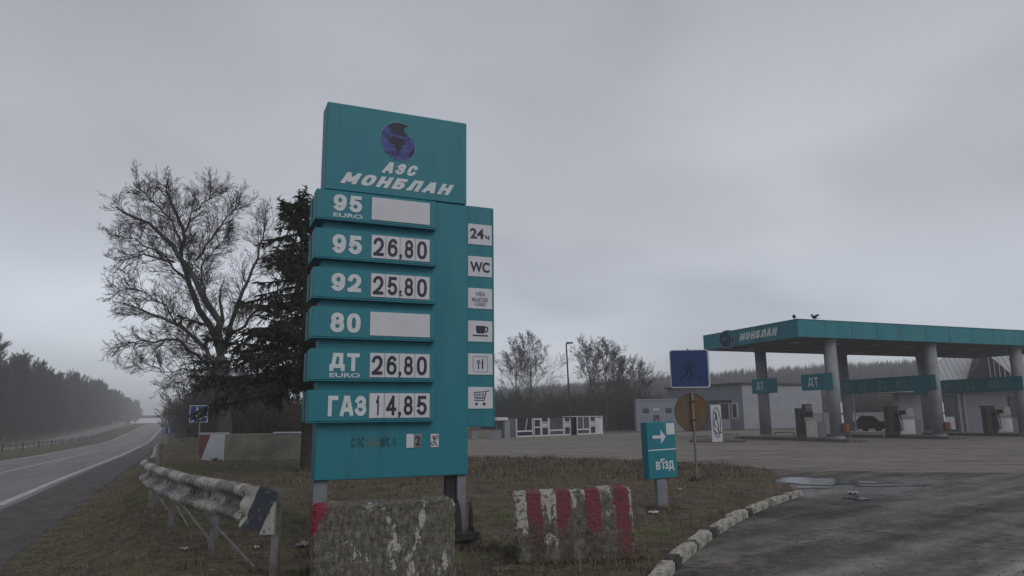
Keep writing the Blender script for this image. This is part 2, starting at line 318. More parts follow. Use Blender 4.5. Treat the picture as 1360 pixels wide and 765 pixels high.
def beam_mat(name):
    m = bpy.data.materials.new(name); m.use_nodes = True; N = m.node_tree.nodes; L = m.node_tree.links
    b = N['Principled BSDF']; b.inputs['Roughness'].default_value = 0.7; b.inputs['Specular IOR Level'].default_value = 0.3
    uv = N.new('ShaderNodeUVMap'); sp = N.new('ShaderNodeSeparateXYZ'); L.new(uv.outputs[0], sp.inputs[0])
    tc = N.new('ShaderNodeTexCoord')
    def nz(s, d):
        n = N.new('ShaderNodeTexNoise'); n.inputs['Scale'].default_value = s; n.inputs['Detail'].default_value = d
        n.inputs['Roughness'].default_value = 0.65; L.new(tc.outputs['Object'], n.inputs['Vector']); return n.outputs['Fac']
    def mth(op, a, c=None):
        q = N.new('ShaderNodeMath'); q.operation = op
        for i, k in enumerate((a, c)):
            if k is None: continue
            if isinstance(k, (int, float)): q.inputs[i].default_value = k
            else: L.new(k, q.inputs[i])
        return q.outputs[0]
    def mx(f, a, c):
        x = N.new('ShaderNodeMix'); x.data_type = 'RGBA'; L.new(f, x.inputs[0])
        for i, q in ((6, a), (7, c)):
            if isinstance(q, tuple): x.inputs[i].default_value = (*q, 1)
            else: L.new(q, x.inputs[i])
        return x.outputs[2]
    band = mth('GREATER_THAN', mth('FRACT', mth('ADD', mth('MULTIPLY', sp.outputs['X'], 0.74), mth('ADD', mth('MULTIPLY', sp.outputs['Y'], 0.10), mth('MULTIPLY', mth('SUBTRACT', nz(9, 6), 0.5), 0.22)))), 0.56)
    if name == 'end_paint':
        q = mth('ADD', sp.outputs['X'], mth('MULTIPLY', sp.outputs['Y'], -0.62)); q = mth('ADD', q, mth('MULTIPLY', mth('SUBTRACT', nz(14, 3), 0.5), 0.03))
        band = mth('MULTIPLY', mth('GREATER_THAN', q, 0.03), mth('LESS_THAN', q, 0.33))
    c = mx(band, (0.40, 0.395, 0.35), (0.050, 0.055, 0.075) if name == 'end_paint' else (0.115, 0.12, 0.13))
    wear = mth('GREATER_THAN', nz(19, 9), 0.60 if name == 'end_paint' else 0.51)
    c = mx(wear, c, (0.20, 0.195, 0.175))
    rust = mth('MULTIPLY', mth('GREATER_THAN', nz(9, 9), 0.60), 0.75)
    c = mx(rust, c, (0.09, 0.045, 0.030))
    L.new(c, b.inputs['Base Color'])
    bp = N.new('ShaderNodeBump'); bp.inputs['Strength'].default_value = 0.3; bp.inputs['Distance'].default_value = 0.01
    L.new(nz(30, 5), bp.inputs['Height']); L.new(bp.outputs[0], b.inputs['Normal'])
    MATS[name] = m
beam_mat('beam_paint'); beam_mat('end_paint')

# ------------------------------------------------------------------ mesh builder
class MB:
    def __init__(s): s.v = []; s.f = []; s.m = []
    def add(s, verts, faces, mi=0):
        o = len(s.v); s.v += [tuple(q) for q in verts]; s.f += [tuple(o+i for i in f) for f in faces]; s.m += [mi]*len(faces); return s
    def box(s, x0, x1, y0, y1, z0, z1, mi=0, bev=0.0):
        if bev > 0:
            b = min(bev, (x1-x0)*.45, (y1-y0)*.45, (z1-z0)*.45)
            # chamfered box: three slabs sharing a hull
            vs = []
            for X, Y, Z, ax in [(a, bb, c, k) for a in (0, 1) for bb in (0, 1) for c in (0, 1) for k in range(3)]:
                p = [x1 if X else x0, y1 if Y else y0, z1 if Z else z0]; sg = [-1 if X else 1, -1 if Y else 1, -1 if Z else 1]
                for k in range(3):
                    if k != ax: p[k] += sg[k]*b
                vs.append(tuple(p))
            bm = bmesh.new(); bv = [bm.verts.new(q) for q in vs]; bmesh.ops.convex_hull(bm, input=bv)
            bmesh.ops.dissolve_limit(bm, angle_limit=0.01, verts=bm.verts[:], edges=bm.edges[:])
            bm.verts.index_update(); s.add([q.co[:] for q in bm.verts], [[q.index for q in f.verts] for f in bm.faces], mi); bm.free(); return s
        return s.add([(x0, y0, z0), (x1, y0, z0), (x1, y1, z0), (x0, y1, z0), (x0, y0, z1), (x1, y0, z1), (x1, y1, z1), (x0, y1, z1)],
                     [(0, 3, 2, 1), (4, 5, 6, 7), (0, 1, 5, 4), (1, 2, 6, 5), (2, 3, 7, 6), (3, 0, 4, 7)], mi)
    def bar(s, p, q, w, h=None, mi=0):
        p = Vector(p); q = Vector(q); d = (q-p).normalized(); h = h or w
        up = Vector((0, 0, 1)) if abs(d.z) < .95 else Vector((0, 1, 0)); a = d.cross(up).normalized(); b = a.cross(d).normalized()
        vs = [c+a*x*w/2+b*y*h/2 for c in (p, q) for x, y in ((-1, -1), (1, -1), (1, 1), (-1, 1))]
        return s.add(vs, [(0, 1, 2, 3), (7, 6, 5, 4), (0, 4, 5, 1), (1, 5, 6, 2), (2, 6, 7, 3), (3, 7, 4, 0)], mi)
    def tube(s, p, q, r0, r1=None, n=12, mi=0):
        r1 = r0 if r1 is None else r1; p = Vector(p); q = Vector(q); d = (q-p).normalized()
        up = Vector((0, 0, 1)) if abs(d.z) < .95 else Vector((1, 0, 0)); a = d.cross(up).normalized(); b = d.cross(a)
        vs = [c+(a*math.cos(t)+b*math.sin(t))*r for c, r in ((p, r0), (q, r1)) for t in [2*math.pi*i/n for i in range(n)]]
        fs = [(i, (i+1) % n, n+(i+1) % n, n+i) for i in range(n)]+[tuple(range(n-1, -1, -1)), tuple(range(n, 2*n))]
        return s.add(vs, fs, mi)
    def prism(s, pts, y0, y1, mi=0):     # outline in x,z extruded over y
        n = len(pts); vs = [(x, y0, z) for x, z in pts]+[(x, y1, z) for x, z in pts]
        return s.add(vs, [tuple(range(n)), tuple(range(2*n-1, n-1, -1))]+[(i, n+i, n+(i+1) % n, (i+1) % n) for i in range(n)], mi)
    def stroke(s, pts, w, y0, y1, closed=False, mi=0):  # flat line of width w in x,z
        pts = [Vector((a, b)) for a, b in pts]; n = len(pts)
        for i in range(n if closed else n-1):
            a = pts[i]; b = pts[(i+1) % n]; d = (b-a).normalized(); e = Vector((-d.y, d.x))*w/2; a2 = a-d*w*.3; b2 = b+d*w*.3
            s.prism([(a2-e)[:], (b2-e)[:], (b2+e)[:], (a2+e)[:]], y0, y1, mi)
        return s
    def disc(s, cx, cz, r, y0, y1, n=32, mi=0, a0=0, a1=360, rx=None):
        rx = rx or r
        return s.prism([(cx+rx*math.cos(R(a0+(a1-a0)*i/n)), cz+r*math.sin(R(a0+(a1-a0)*i/n))) for i in range(n)], y0, y1, mi)
    def build(s, name, mats, parent=None, smooth=False, loc=None):
        me = bpy.data.meshes.new(name); me.from_pydata(s.v, [], s.f)
        for k in ([mats] if isinstance(mats, str) else mats): me.materials.append(MATS[k])
        if len(set(s.m)) > 1: me.polygons.foreach_set('material_index', s.m)
        bm = bmesh.new(); bm.from_mesh(me); bmesh.ops.recalc_face_normals(bm, faces=bm.faces[:]); bm.to_mesh(me); bm.free()
        if smooth:
            for p in me.polygons: p.use_smooth = True
        o = bpy.data.objects.new(name, me); COL.objects.link(o)
        if parent is not None: o.parent = parent
        if loc is not None: o.location = loc
        return o

def tag(o, label=None, cat=None, group=None, kind=None):
    for k, q in (('label', label), ('category', cat), ('group', group), ('kind', kind)):
        if q: o[k] = q
    return o
def empty(name, loc, rz=0.0, label=None, cat=None, group=None):
    o = bpy.data.objects.new(name, None); COL.objects.link(o); o.location = loc; o.rotation_euler = (0, 0, rz)
    o.empty_display_size = 0.2; tag(o, label, cat, group); return o
KIDS = {}
def copy_tree(o, parent=None, kids=None):
    c = o.copy(); COL.objects.link(c)
    if parent is not None: c.parent = parent
    for ch in [k for k in bpy.data.objects if k.parent == o]: copy_tree(ch, c)
    return c
def copy_thing(root, kids, loc, rz, sc=None, label=None):
    c = root.copy(); COL.objects.link(c); c.location = loc; c.rotation_euler = (0, 0, rz)
    if sc: c.scale = sc
    if label: c['label'] = label
    for k in kids:
        d = k.copy(); COL.objects.link(d); d.parent = c
    return c

def txt(name, s, x0, x1, z0, z1, y, m, parent, weight=0.0, shear=0.0, depth=0.004, sx=1.0, keep=False):
    """lettering fitted to a rectangle of its carrier's front (x right, z up, facing -y)"""
    cu = bpy.data.curves.new('lettering', 'FONT'); cu.body = s; cu.offset = weight; cu.shear = shear; cu.extrude = 0.01; cu.resolution_u = 4
    ob = bpy.data.objects.new('lettering_source', cu); COL.objects.link(ob)
    dg = bpy.context.evaluated_depsgraph_get(); me = bpy.data.meshes.new_from_object(ob.evaluated_get(dg))
    bpy.data.objects.remove(ob); bpy.data.curves.remove(cu)
    n = len(me.vertices); co = np.empty(n*3); me.vertices.foreach_get('co', co); co = co.reshape(-1, 3)
    mn = co.min(0); mxx = co.max(0)
    X = x0+(co[:, 0]-mn[0])/(mxx[0]-mn[0])*(x1-x0); Z = z0+(co[:, 1]-mn[1])/(mxx[1]-mn[1])*(z1-z0)
    Y = y-depth*(co[:, 2]+0.01)/0.02
    me.vertices.foreach_set('co', np.stack([X, Y, Z], 1).ravel()); me.materials.clear(); me.materials.append(MATS[m]); me.update()
    o = bpy.data.objects.new(name, me); COL.objects.link(o); o.parent = parent; return o

def _arc(cx, cy, rx, ry, a0, a1, n=10): return [(cx+rx*math.cos(R(a0+(a1-a0)*i/n)), cy+ry*math.sin(R(a0+(a1-a0)*i/n))) for i in range(n+1)]
def _loop(cx, cy, rx, ry, n=22, k=.78): return [(cx+rx*math.copysign(abs(math.cos(t))**k, math.cos(t)), cy+ry*math.copysign(abs(math.sin(t))**k, math.sin(t))) for t in [2*math.pi*i/n for i in range(n)]]
_six = _arc(.55, .50, .55, .50, 48, 180, 9)+[(0, .36)]; _bowl = _loop(.5, .31, .5, .31, k=.9)
GLYPH = {  # polylines (closed?) in a unit box, relative width
 '0': (.62, [(_loop(.5, .5, .5, .5), 1)]), '1': (.40, [([(.0, .74), (.35, .84), (.62, 1), (.62, 0)], 0)]),
 '2': (.62, [(_arc(.5, .70, .5, .30, 170, 0, 9)+[(.96, .55), (.70, .32), (.02, 0), (1, 0)], 0)]),
 '4': (.66, [([(.74, 0), (.74, 1), (0, .27), (1, .27)], 0)]), '6': (.62, [(_six, 0), (_bowl, 1)]), '9': (.62, [([(1-a, 1-b) for a, b in _six], 0), ([(1-a, 1-b) for a, b in _bowl], 1)]),
 '5': (.62, [([(.92, 1), (.17, 1), (.09, .50)]+_arc(.5, .31, .5, .31, 125, -150, 13), 0)]),
 '8': (.62, [(_loop(.5, .755, .44, .245, k=.9), 1), (_loop(.5, .27, .5, .27, k=.9), 1)]),
 'Г': (.56, [([(1, 1), (0, 1), (0, 0)], 0)]), 'А': (.76, [([(0, 0), (.38, 1), (.62, 1), (1, 0)], 0), ([(.2, .27), (.8, .27)], 0)]),
 'З': (.62, [(_arc(.45, .76, .50, .24, 165, -85, 9)+_arc(.45, .27, .55, .27, 80, -165, 10), 0), ([(.25, .52), (.5, .52)], 0)]),
 'С': (.68, [(_arc(.5, .62, .5, .38, 25, 180, 8)+_arc(.5, .38, .5, .38, 180, 335, 8), 0)]), 'О': (.74, [(_loop(.5, .5, .5, .5, k=.7), 1)]),
 'М': (.88, [([(0, 0), (.04, 1), (.5, .25), (.96, 1), (1, 0)], 0)]), 'Н': (.72, [([(0, 0), (0, 1)], 0), ([(1, 0), (1, 1)], 0), ([(0, .5), (1, .5)], 0)]),
 'Б': (.68, [([(.95, 1), (0, 1), (0, 0)]+_arc(.62, .28, .38, .28, -90, 90, 8)+[(0, .56)], 0)]), 'Л': (.76, [([(0, 0), (.12, .05), (.28, 1), (1, 1), (1, 0)], 0)]),
 'Д': (.84, [([(.14, .20), (.30, 1), (.84, 1), (.84, .20)], 0), ([(0, -.02), (0, .20), (1, .20), (1, -.02)], 0)]), 'Т': (.70, [([(0, 1), (1, 1)], 0), ([(.5, 1), (.5, 0)], 0)])}
def glyphs(name, s, x0, x1, z0, z1, y, w, m, parent, shear=0.0, gap=.14, depth=.004):
    """heavy lettering cut from strokes of even width, fitted to a rectangle; w = stroke width / letter height"""
    b = MB(); x = 0.0; wid = sum(GLYPH[c][0] for c in s)+gap*(len(s)-1)+shear; k = (x1-x0)/wid; H = z1-z0; ly = 0
    for c in s:
        a, polys = GLYPH[c]
        for pts, closed in polys:
            P = [Vector((x+w/2+px*(a-w), w/2+pz*(1-w))) for px, pz in pts]; n = len(P); m_ = n if closed else n-1
            D_ = [(P[(q+1) % n]-P[q]).normalized() for q in range(m_)]
            def put(poly):
                nonlocal ly
                yy = y-depth-.00004*ly; ly = (ly+1) % 48
                V = [(x0+k*(q.x+shear*q.y), yy, max(-.02, min(1.02, q.y))*H+z0) for q in poly]; N = len(V)
                b.add(V+[(vx, y, vz) for vx, _, vz in V], [tuple(range(N))]+[(q, N+q, N+(q+1) % N, (q+1) % N) for q in range(N)])
            for q in range(m_):
                p0, p1, d = P[q], P[(q+1) % n], D_[q]; nn = Vector((-d.y, d.x))*w/2
                def sharp(q1, q2):
                    return D_[q1 % m_].dot(D_[q2 % m_]) < .62
                e0 = w*.5 if (not closed and q == 0) or (q > 0 or closed) and sharp(q-1, q) else 0
                e1 = w*.5 if (not closed and q == m_-1) or (q < m_-1 or closed) and sharp(q, q+1) else 0
                put([p0-d*e0-nn, p1+d*e1-nn, p1+d*e1+nn, p0-d*e0+nn])
                if e1 == 0: put([p1+Vector((math.cos(t), math.sin(t)))*w/2 for t in [2*math.pi*u/12 for u in range(12)]])
        x += a+gap
    return b.build(name, m, parent)
def npmesh(name, V, Fc, m, parent=None, mi=None, smooth=False):
    """V (n,3), Fc (k,3|4) -> object, fast"""
    me = bpy.data.meshes.new(name); k = Fc.shape[1]
    me.vertices.add(len(V)); me.vertices.foreach_set('co', np.asarray(V, dtype=np.float32).ravel())
    me.loops.add(Fc.size); me.loops.foreach_set('vertex_index', Fc.astype(np.int32).ravel())
    me.polygons.add(len(Fc)); me.polygons.foreach_set('loop_start', np.arange(0, Fc.size, k, dtype=np.int32))
    me.polygons.foreach_set('loop_total', np.full(len(Fc), k, dtype=np.int32))
    for q in ([m] if isinstance(m, str) else m): me.materials.append(MATS[q])
    if mi is not None: me.polygons.foreach_set('material_index', mi.astype(np.int32))
    if smooth: me.polygons.foreach_set('use_smooth', np.ones(len(Fc), dtype=bool))
    me.update(calc_edges=True); me.validate()
    o = bpy.data.objects.new(name, me); COL.objects.link(o)
    if parent is not None: o.parent = parent
    return o

# ------------------------------------------------------------------ the land
ZP = np.array([(-60, -.45), (8, -.5), (20, -.7), (30, -.8), (37, -.9), (69, -1.4), (121, -1.9), (150, -1.85), (216, -.75), (260, 0.0), (300, .55), (340, .85), (420, .9), (3000, .9)], float)
def zr(y): return np.interp(y, ZP[:, 0], ZP[:, 1])
RS = 0.421; RC = 0.907                      # road heading
def road_t(x, y): return (x+4.75+0.464*y)*RC           # distance right of the solid edge line
def road_x(t, y): return t/RC-4.75-0.464*y
FORE = [(-3.5, 31.0), (-1.9, 29.6), (1.5, 28.2), (4.4, 25.8), (6.6, 23.2), (7.6, 20.3), (14, 18.5), (24, 18.0), (60, 19), (75, 60), (40, 77), (26, 78.5), (8.5, 69.5), (0.2, 61), (-9, 52), (-12, 42)]
KERB = [(0.55, 4.2), (0.95, 5.8), (1.35, 6.95), (1.77, 7.95), (2.42, 9.33), (3.14, 10.68), (4.05, 12.2), (4.75, 13.2), (5.45, 14.1)]
APRON = [(0.2, -6)]+KERB+[(5.75, 15.2), (6.3, 17.2), (7.2, 20.6), (14, 19.0), (24, 18.4), (60, 19.4), (60, -6)]
def poly_sd(px, py, poly):
    """signed distance, positive inside"""
    P = np.array(poly, float); Q = np.roll(P, -1, 0); d = np.full(px.shape, 1e9); ins = np.zeros(px.shape, bool)
    for (ax, ay), (bx, by) in zip(P, Q):
        ex, ey = bx-ax, by-ay; t = np.clip(((px-ax)*ex+(py-ay)*ey)/(ex*ex+ey*ey), 0, 1)
        d = np.minimum(d, np.hypot(px-ax-ex*t, py-ay-ey*t))
        with np.errstate(divide='ignore', invalid='ignore'):
            c = ((ay > py) != (by > py)) & (px < (bx-ax)*(py-ay)/(by-ay+1e-12)+ax)
        ins ^= c
    return np.where(ins, d, -d)
def sstep(x, a, b): t = np.clip((x-a)/(b-a), 0, 1); return t*t*(3-2*t)
def nz2(x, y, s, seed=0.0):
    """cheap smooth value noise from sines"""
    r = 0
    for k, (a, b, c) in enumerate([(1.0, .37, 1.3), (-.52, 1.13, 4.1), (1.71, -1.29, 2.2), (-2.3, -1.9, 0.7), (.9, 2.7, 5.5)]):
        r = r+np.sin((x*a+y*b)*s+c+seed*(k+1))*np.cos((y*a-x*b)*s*.83+c*1.7+seed)/(1+k*.4)
    return r/2.6
def land(x, y, dip=True):
    x = np.asarray(x, float); y = np.asarray(y, float); t = road_t(x, y); zroad = zr(y)
    far = sstep(y, 60, 200)
    b = 1-sstep(t, 2.2, 4.3+far*30)
    z = zroad*b
    sd = np.maximum(poly_sd(x, y, FORE), poly_sd(x, y, APRON))
    on_road = (sstep(t, -25, -22.5)-sstep(t, 1.7, 2.3))
    bump = (0.035*nz2(x, y, 1.7)+0.02*nz2(x, y, 5.1, 2.0)+0.05*nz2(x, y, .5, 1.0))*(1-sstep(sd, -1.2, -0.1))*(1-sstep(t, -26, -22)*(1-sstep(t, 2.0, 3.2)))
    z = z+bump
    if dip: z = z-0.12*sstep(t, -20.2, -19.7)*(1-sstep(t, 1.75, 2.1))-0.07*sstep(sd, 0.0, 0.35)
    hillh = np.interp(x, [-260, -60, 0, 60, 120, 200, 420, 900], [2, 5, 9, 13.5, 17.5, 21, 24, 26])
    z = z+hillh*sstep(y, 125, 330)*sstep(t, 12, 90)
    z = z+10*sstep(-t, 60, 300)*sstep(y, 60, 300)*0.35
    return z
def axis(segs):
    out = [segs[0][0]]
    for a, b, n in segs: out += list(np.linspace(a, b, n+1)[1:])
    return np.array(out)
gx = axis([(-900, -300, 12), (-300, -100, 20), (-100, -40, 24), (-40, -14, 52), (-14, 9, 150), (9, 40, 40), (40, 120, 26), (120, 500, 26), (500, 1200, 8)])
gy = axis([(-60, 0, 6), (0, 5, 8), (5, 30, 150), (30, 60, 50), (60, 150, 50), (150, 420, 50), (420, 1800, 20)])
GX, GY = np.meshgrid(gx, gy); GZ = land(GX, GY)
nx, ny = len(gx), len(gy); idx = np.arange(nx*ny).reshape(ny, nx)
Fq = np.stack([idx[:-1, :-1], idx[:-1, 1:], idx[1:, 1:], idx[1:, :-1]], -1).reshape(-1, 4)
ctr = np.stack([GX, GY, GZ], -1).reshape(-1, 3)[Fq].mean(1)
mi = ((ctr[:, 1] > 135) & (road_t(ctr[:, 0], ctr[:, 1]) > 20)).astype(int)
terrain = npmesh('ground', np.stack([GX, GY, GZ], -1).reshape(-1, 3), Fq, ['verge_ground', 'hill_ground'], mi=mi, smooth=True)
tag(terrain, kind='structure')

def lane(name, t0, t1, y0, y1, m, dz=0.0, step=4.0, kind='structure', parent=None):
    n = max(2, int((y1-y0)/step)); ys = np.linspace(y0, y1, n+1); V = []
    for y in ys:
        for t in (t0, t1): V.append((road_x(t, y), y, float(zr(y))+dz))
    Fc = np.array([(2*i, 2*i+1, 2*i+3, 2*i+2) for i in range(n)])
    o = npmesh(name, np.array(V), Fc, m, parent)
    if kind and parent is None: tag(o, kind=kind)
    return o
road = lane('road', -7.4, 0.35, -50, 500, 'road_asphalt', 0.0)
sh = lane('road_shoulder', 0.35, 2.15, -50, 500, 'shoulder_asphalt', -0.004, step=.5)
for v in sh.data.vertices:
    if v.index % 2: v.co.x += .16*mnoise.noise(Vector((v.co.y*.9, 1, 0)))+.12*mnoise.noise(Vector((v.co.y*2.7, 3, 0)))-.06
lane('far_carriageway', -19.8, -13.2, -50, 500, 'road_asphalt', 0.10)
lane('edge_line', -0.12, 0.12, -20, 470, 'road_paint', 0.005, parent=road)
lane('edge_line', -7.0, -6.88, -20, 470, 'road_paint', 0.005, parent=road)
lane('dashed_line', -3.64, -3.44, 4, 74, 'road_paint', 0.005, parent=road)
for k in range(20): lane('dashed_line', -3.64, -3.44, 80+k*12, 85.5+k*12, 'road_paint', 0.005, parent=road)
def strip_median():
    n = 120; ys = np.linspace(-40, 480, n); V = []
    for y in ys:
        for t, dz in ((-13.2, .10), (-12.6, .22), (-10.5, .25+.0), (-8.2, .12), (-7.4, -.004)): V.append((road_x(t, y), y, float(zr(y))+dz+0.05*math.sin(y*1.7+t)*(1 if -13 < t < -8 else 0)))
    Fc = np.array([(5*i+k, 5*i+k+1, 5*i+k+6, 5*i+k+5) for i in range(n-1) for k in range(4)])
    tag(npmesh('median_strip', np.array(V), Fc, 'verge_ground'), kind='structure')
strip_median()

def sheet(name, poly, m, z, jitter):
    pts = []
    for i, (ax, ay) in enumerate(poly):
        bx, by = poly[(i+1) % len(poly)]; L = math.hypot(bx-ax, by-ay); n = max(1, int(min(L/0.35, 60)))
        for k in range(n):
            f = k/n; j = jitter if (i, k) else 0
            ox = mnoise.noise(Vector((ax+(bx-ax)*f, ay+(by-ay)*f, 3.3))*1.3)*j; oy = mnoise.noise(Vector((ax+(bx-ax)*f, ay+(by-ay)*f, 9.3))*1.3)*j
            pts.append((ax+(bx-ax)*f+ox, ay+(by-ay)*f+oy, z))
    me = bpy.data.meshes.new(name); me.from_pydata(pts, [], [tuple(range(len(pts)))]); me.materials.append(MATS[m])
    bm = bmesh.new(); bm.from_mesh(me); bmesh.ops.triangulate(bm, faces=bm.faces[:])
    for f in bm.faces:
        if f.normal.z < 0: f.normal_flip()
    bm.to_mesh(me); bm.free()
    o = bpy.data.objects.new(name, me); COL.objects.link(o); return o
tag(sheet('forecourt', FORE, 'forecourt_surface', 0.004, 0.55), kind='structure')
tag(sheet('entrance_apron', APRON, 'apron_surface', 0.0, 0.0), kind='structure')

# puddles
def puddle(cx, cy, rx, ry, seed, rot=0.0, z=0.009):
    pts = []
    for i in range(40):
        a = 2*math.pi*i/40; k = 1+0.35*mnoise.noise(Vector((math.cos(a)*1.3, math.sin(a)*1.3, seed)))+0.12*mnoise.noise(Vector((math.cos(a)*5, math.sin(a)*5, seed)))
        x, y = rx*k*math.cos(a), ry*k*math.sin(a); pts.append((cx+x*math.cos(rot)-y*math.sin(rot), cy+x*math.sin(rot)+y*math.cos(rot), 0.007+.0012*seed))
    me = bpy.data.meshes.new('puddle'); me.from_pydata(pts, [], [tuple(range(40))]); me.materials.append(MATS['water'])
    o = bpy.data.objects.new('puddle', me); COL.objects.link(o); tag(o, kind='structure')
for u, v, rx, ry, s in ((1048, 639.5, .36, .50, 1), (1083, 639.5, .78, .95, 2), (1080, 647.5, .42, .17, 3), (1130, 641, .55, .45, 4), (1181, 645, .9, .14, 5), (1137, 662, .20, .30, 6)):
    g = G(u, v); puddle(g.x, g.y, rx, ry, s)

# ------------------------------------------------------------------ kerb of painted stones
def kerb():
    root = empty('kerb', (0, 0, 0)); tag(root, kind='structure')
    P = [Vector(q) for q in KERB]; cum = [0.0]
    for a, b in zip(P, P[1:]): cum.append(cum[-1]+(b-a).length)
    def at(s):
        s = max(0, min(cum[-1], s))
        for i in range(len(P)-1):
            if s <= cum[i+1]+1e-6: f = (s-cum[i])/(cum[i+1]-cum[i]); return P[i].lerp(P[i+1], f)
        return P[-1]
    seq = [(0.0, .75, 'kerb_white'), (.77, 1.1, 'kerb_dark'), (1.12, 2.25, 'kerb_white'), (2.27, 3.43, 'kerb_white'), (3.45, 3.78, 'kerb_dark'), (3.80, 4.6, 'kerb_white'), (4.62, 5.50, 'kerb_white'), (5.52, 5.86, 'kerb_dark'),
           (5.88, 6.95, 'kerb_white'), (6.97, 7.75, 'kerb_white'), (7.77, 8.05, 'kerb_dark'), (8.07, 9.1, 'kerb_white'), (9.3, 10.35, 'kerb_white'), (10.37, 11.15, 'kerb_white')]
    rnd = random.Random(4)
    for a, b, m in seq:
        b = min(b, cum[-1])
        if a >= b: continue
        p, q = at(a), at(b); d = (q-p); L = d.length; h = 0.105+rnd.uniform(-.010, .010); w = 0.15
        if m == 'kerb_dark': h -= .01
        bm = bmesh.new(); bmesh.ops.create_cube(bm, size=1)
        bmesh.ops.scale(bm, vec=(L, w, h+0.12), verts=bm.verts)
        bmesh.ops.bevel(bm, geom=[e for e in bm.edges], offset=0.022, segments=2, affect='EDGES')
        bmesh.ops.subdivide_edges(bm, edges=[e for e in bm.edges if e.calc_length() > .12], cuts=5, use_grid_fill=True)
        for vv in bm.verts:
            nn = mnoise.noise_vector(vv.co*7+Vector((a*3, 1, 2))); vv.co += nn*0.014
        bmesh.ops.translate(bm, vec=(0, 0, (h-0.12)/2), verts=bm.verts)
        me = bpy.data.meshes.new('kerb_stone'); bm.to_mesh(me); bm.free(); me.materials.append(MATS[m])
        o = bpy.data.objects.new('kerb_stone', me); COL.objects.link(o); o.parent = root
        mid = (p+q)/2; o.location = (mid.x-.04+rnd.uniform(-.012, .012), mid.y+rnd.uniform(-.012, .012), 0)
        o.rotation_euler = (rnd.uniform(-.03, .03), rnd.uniform(-.015, .015), math.atan2(d.y, d.x)+rnd.uniform(-.015, .015))
kerb()

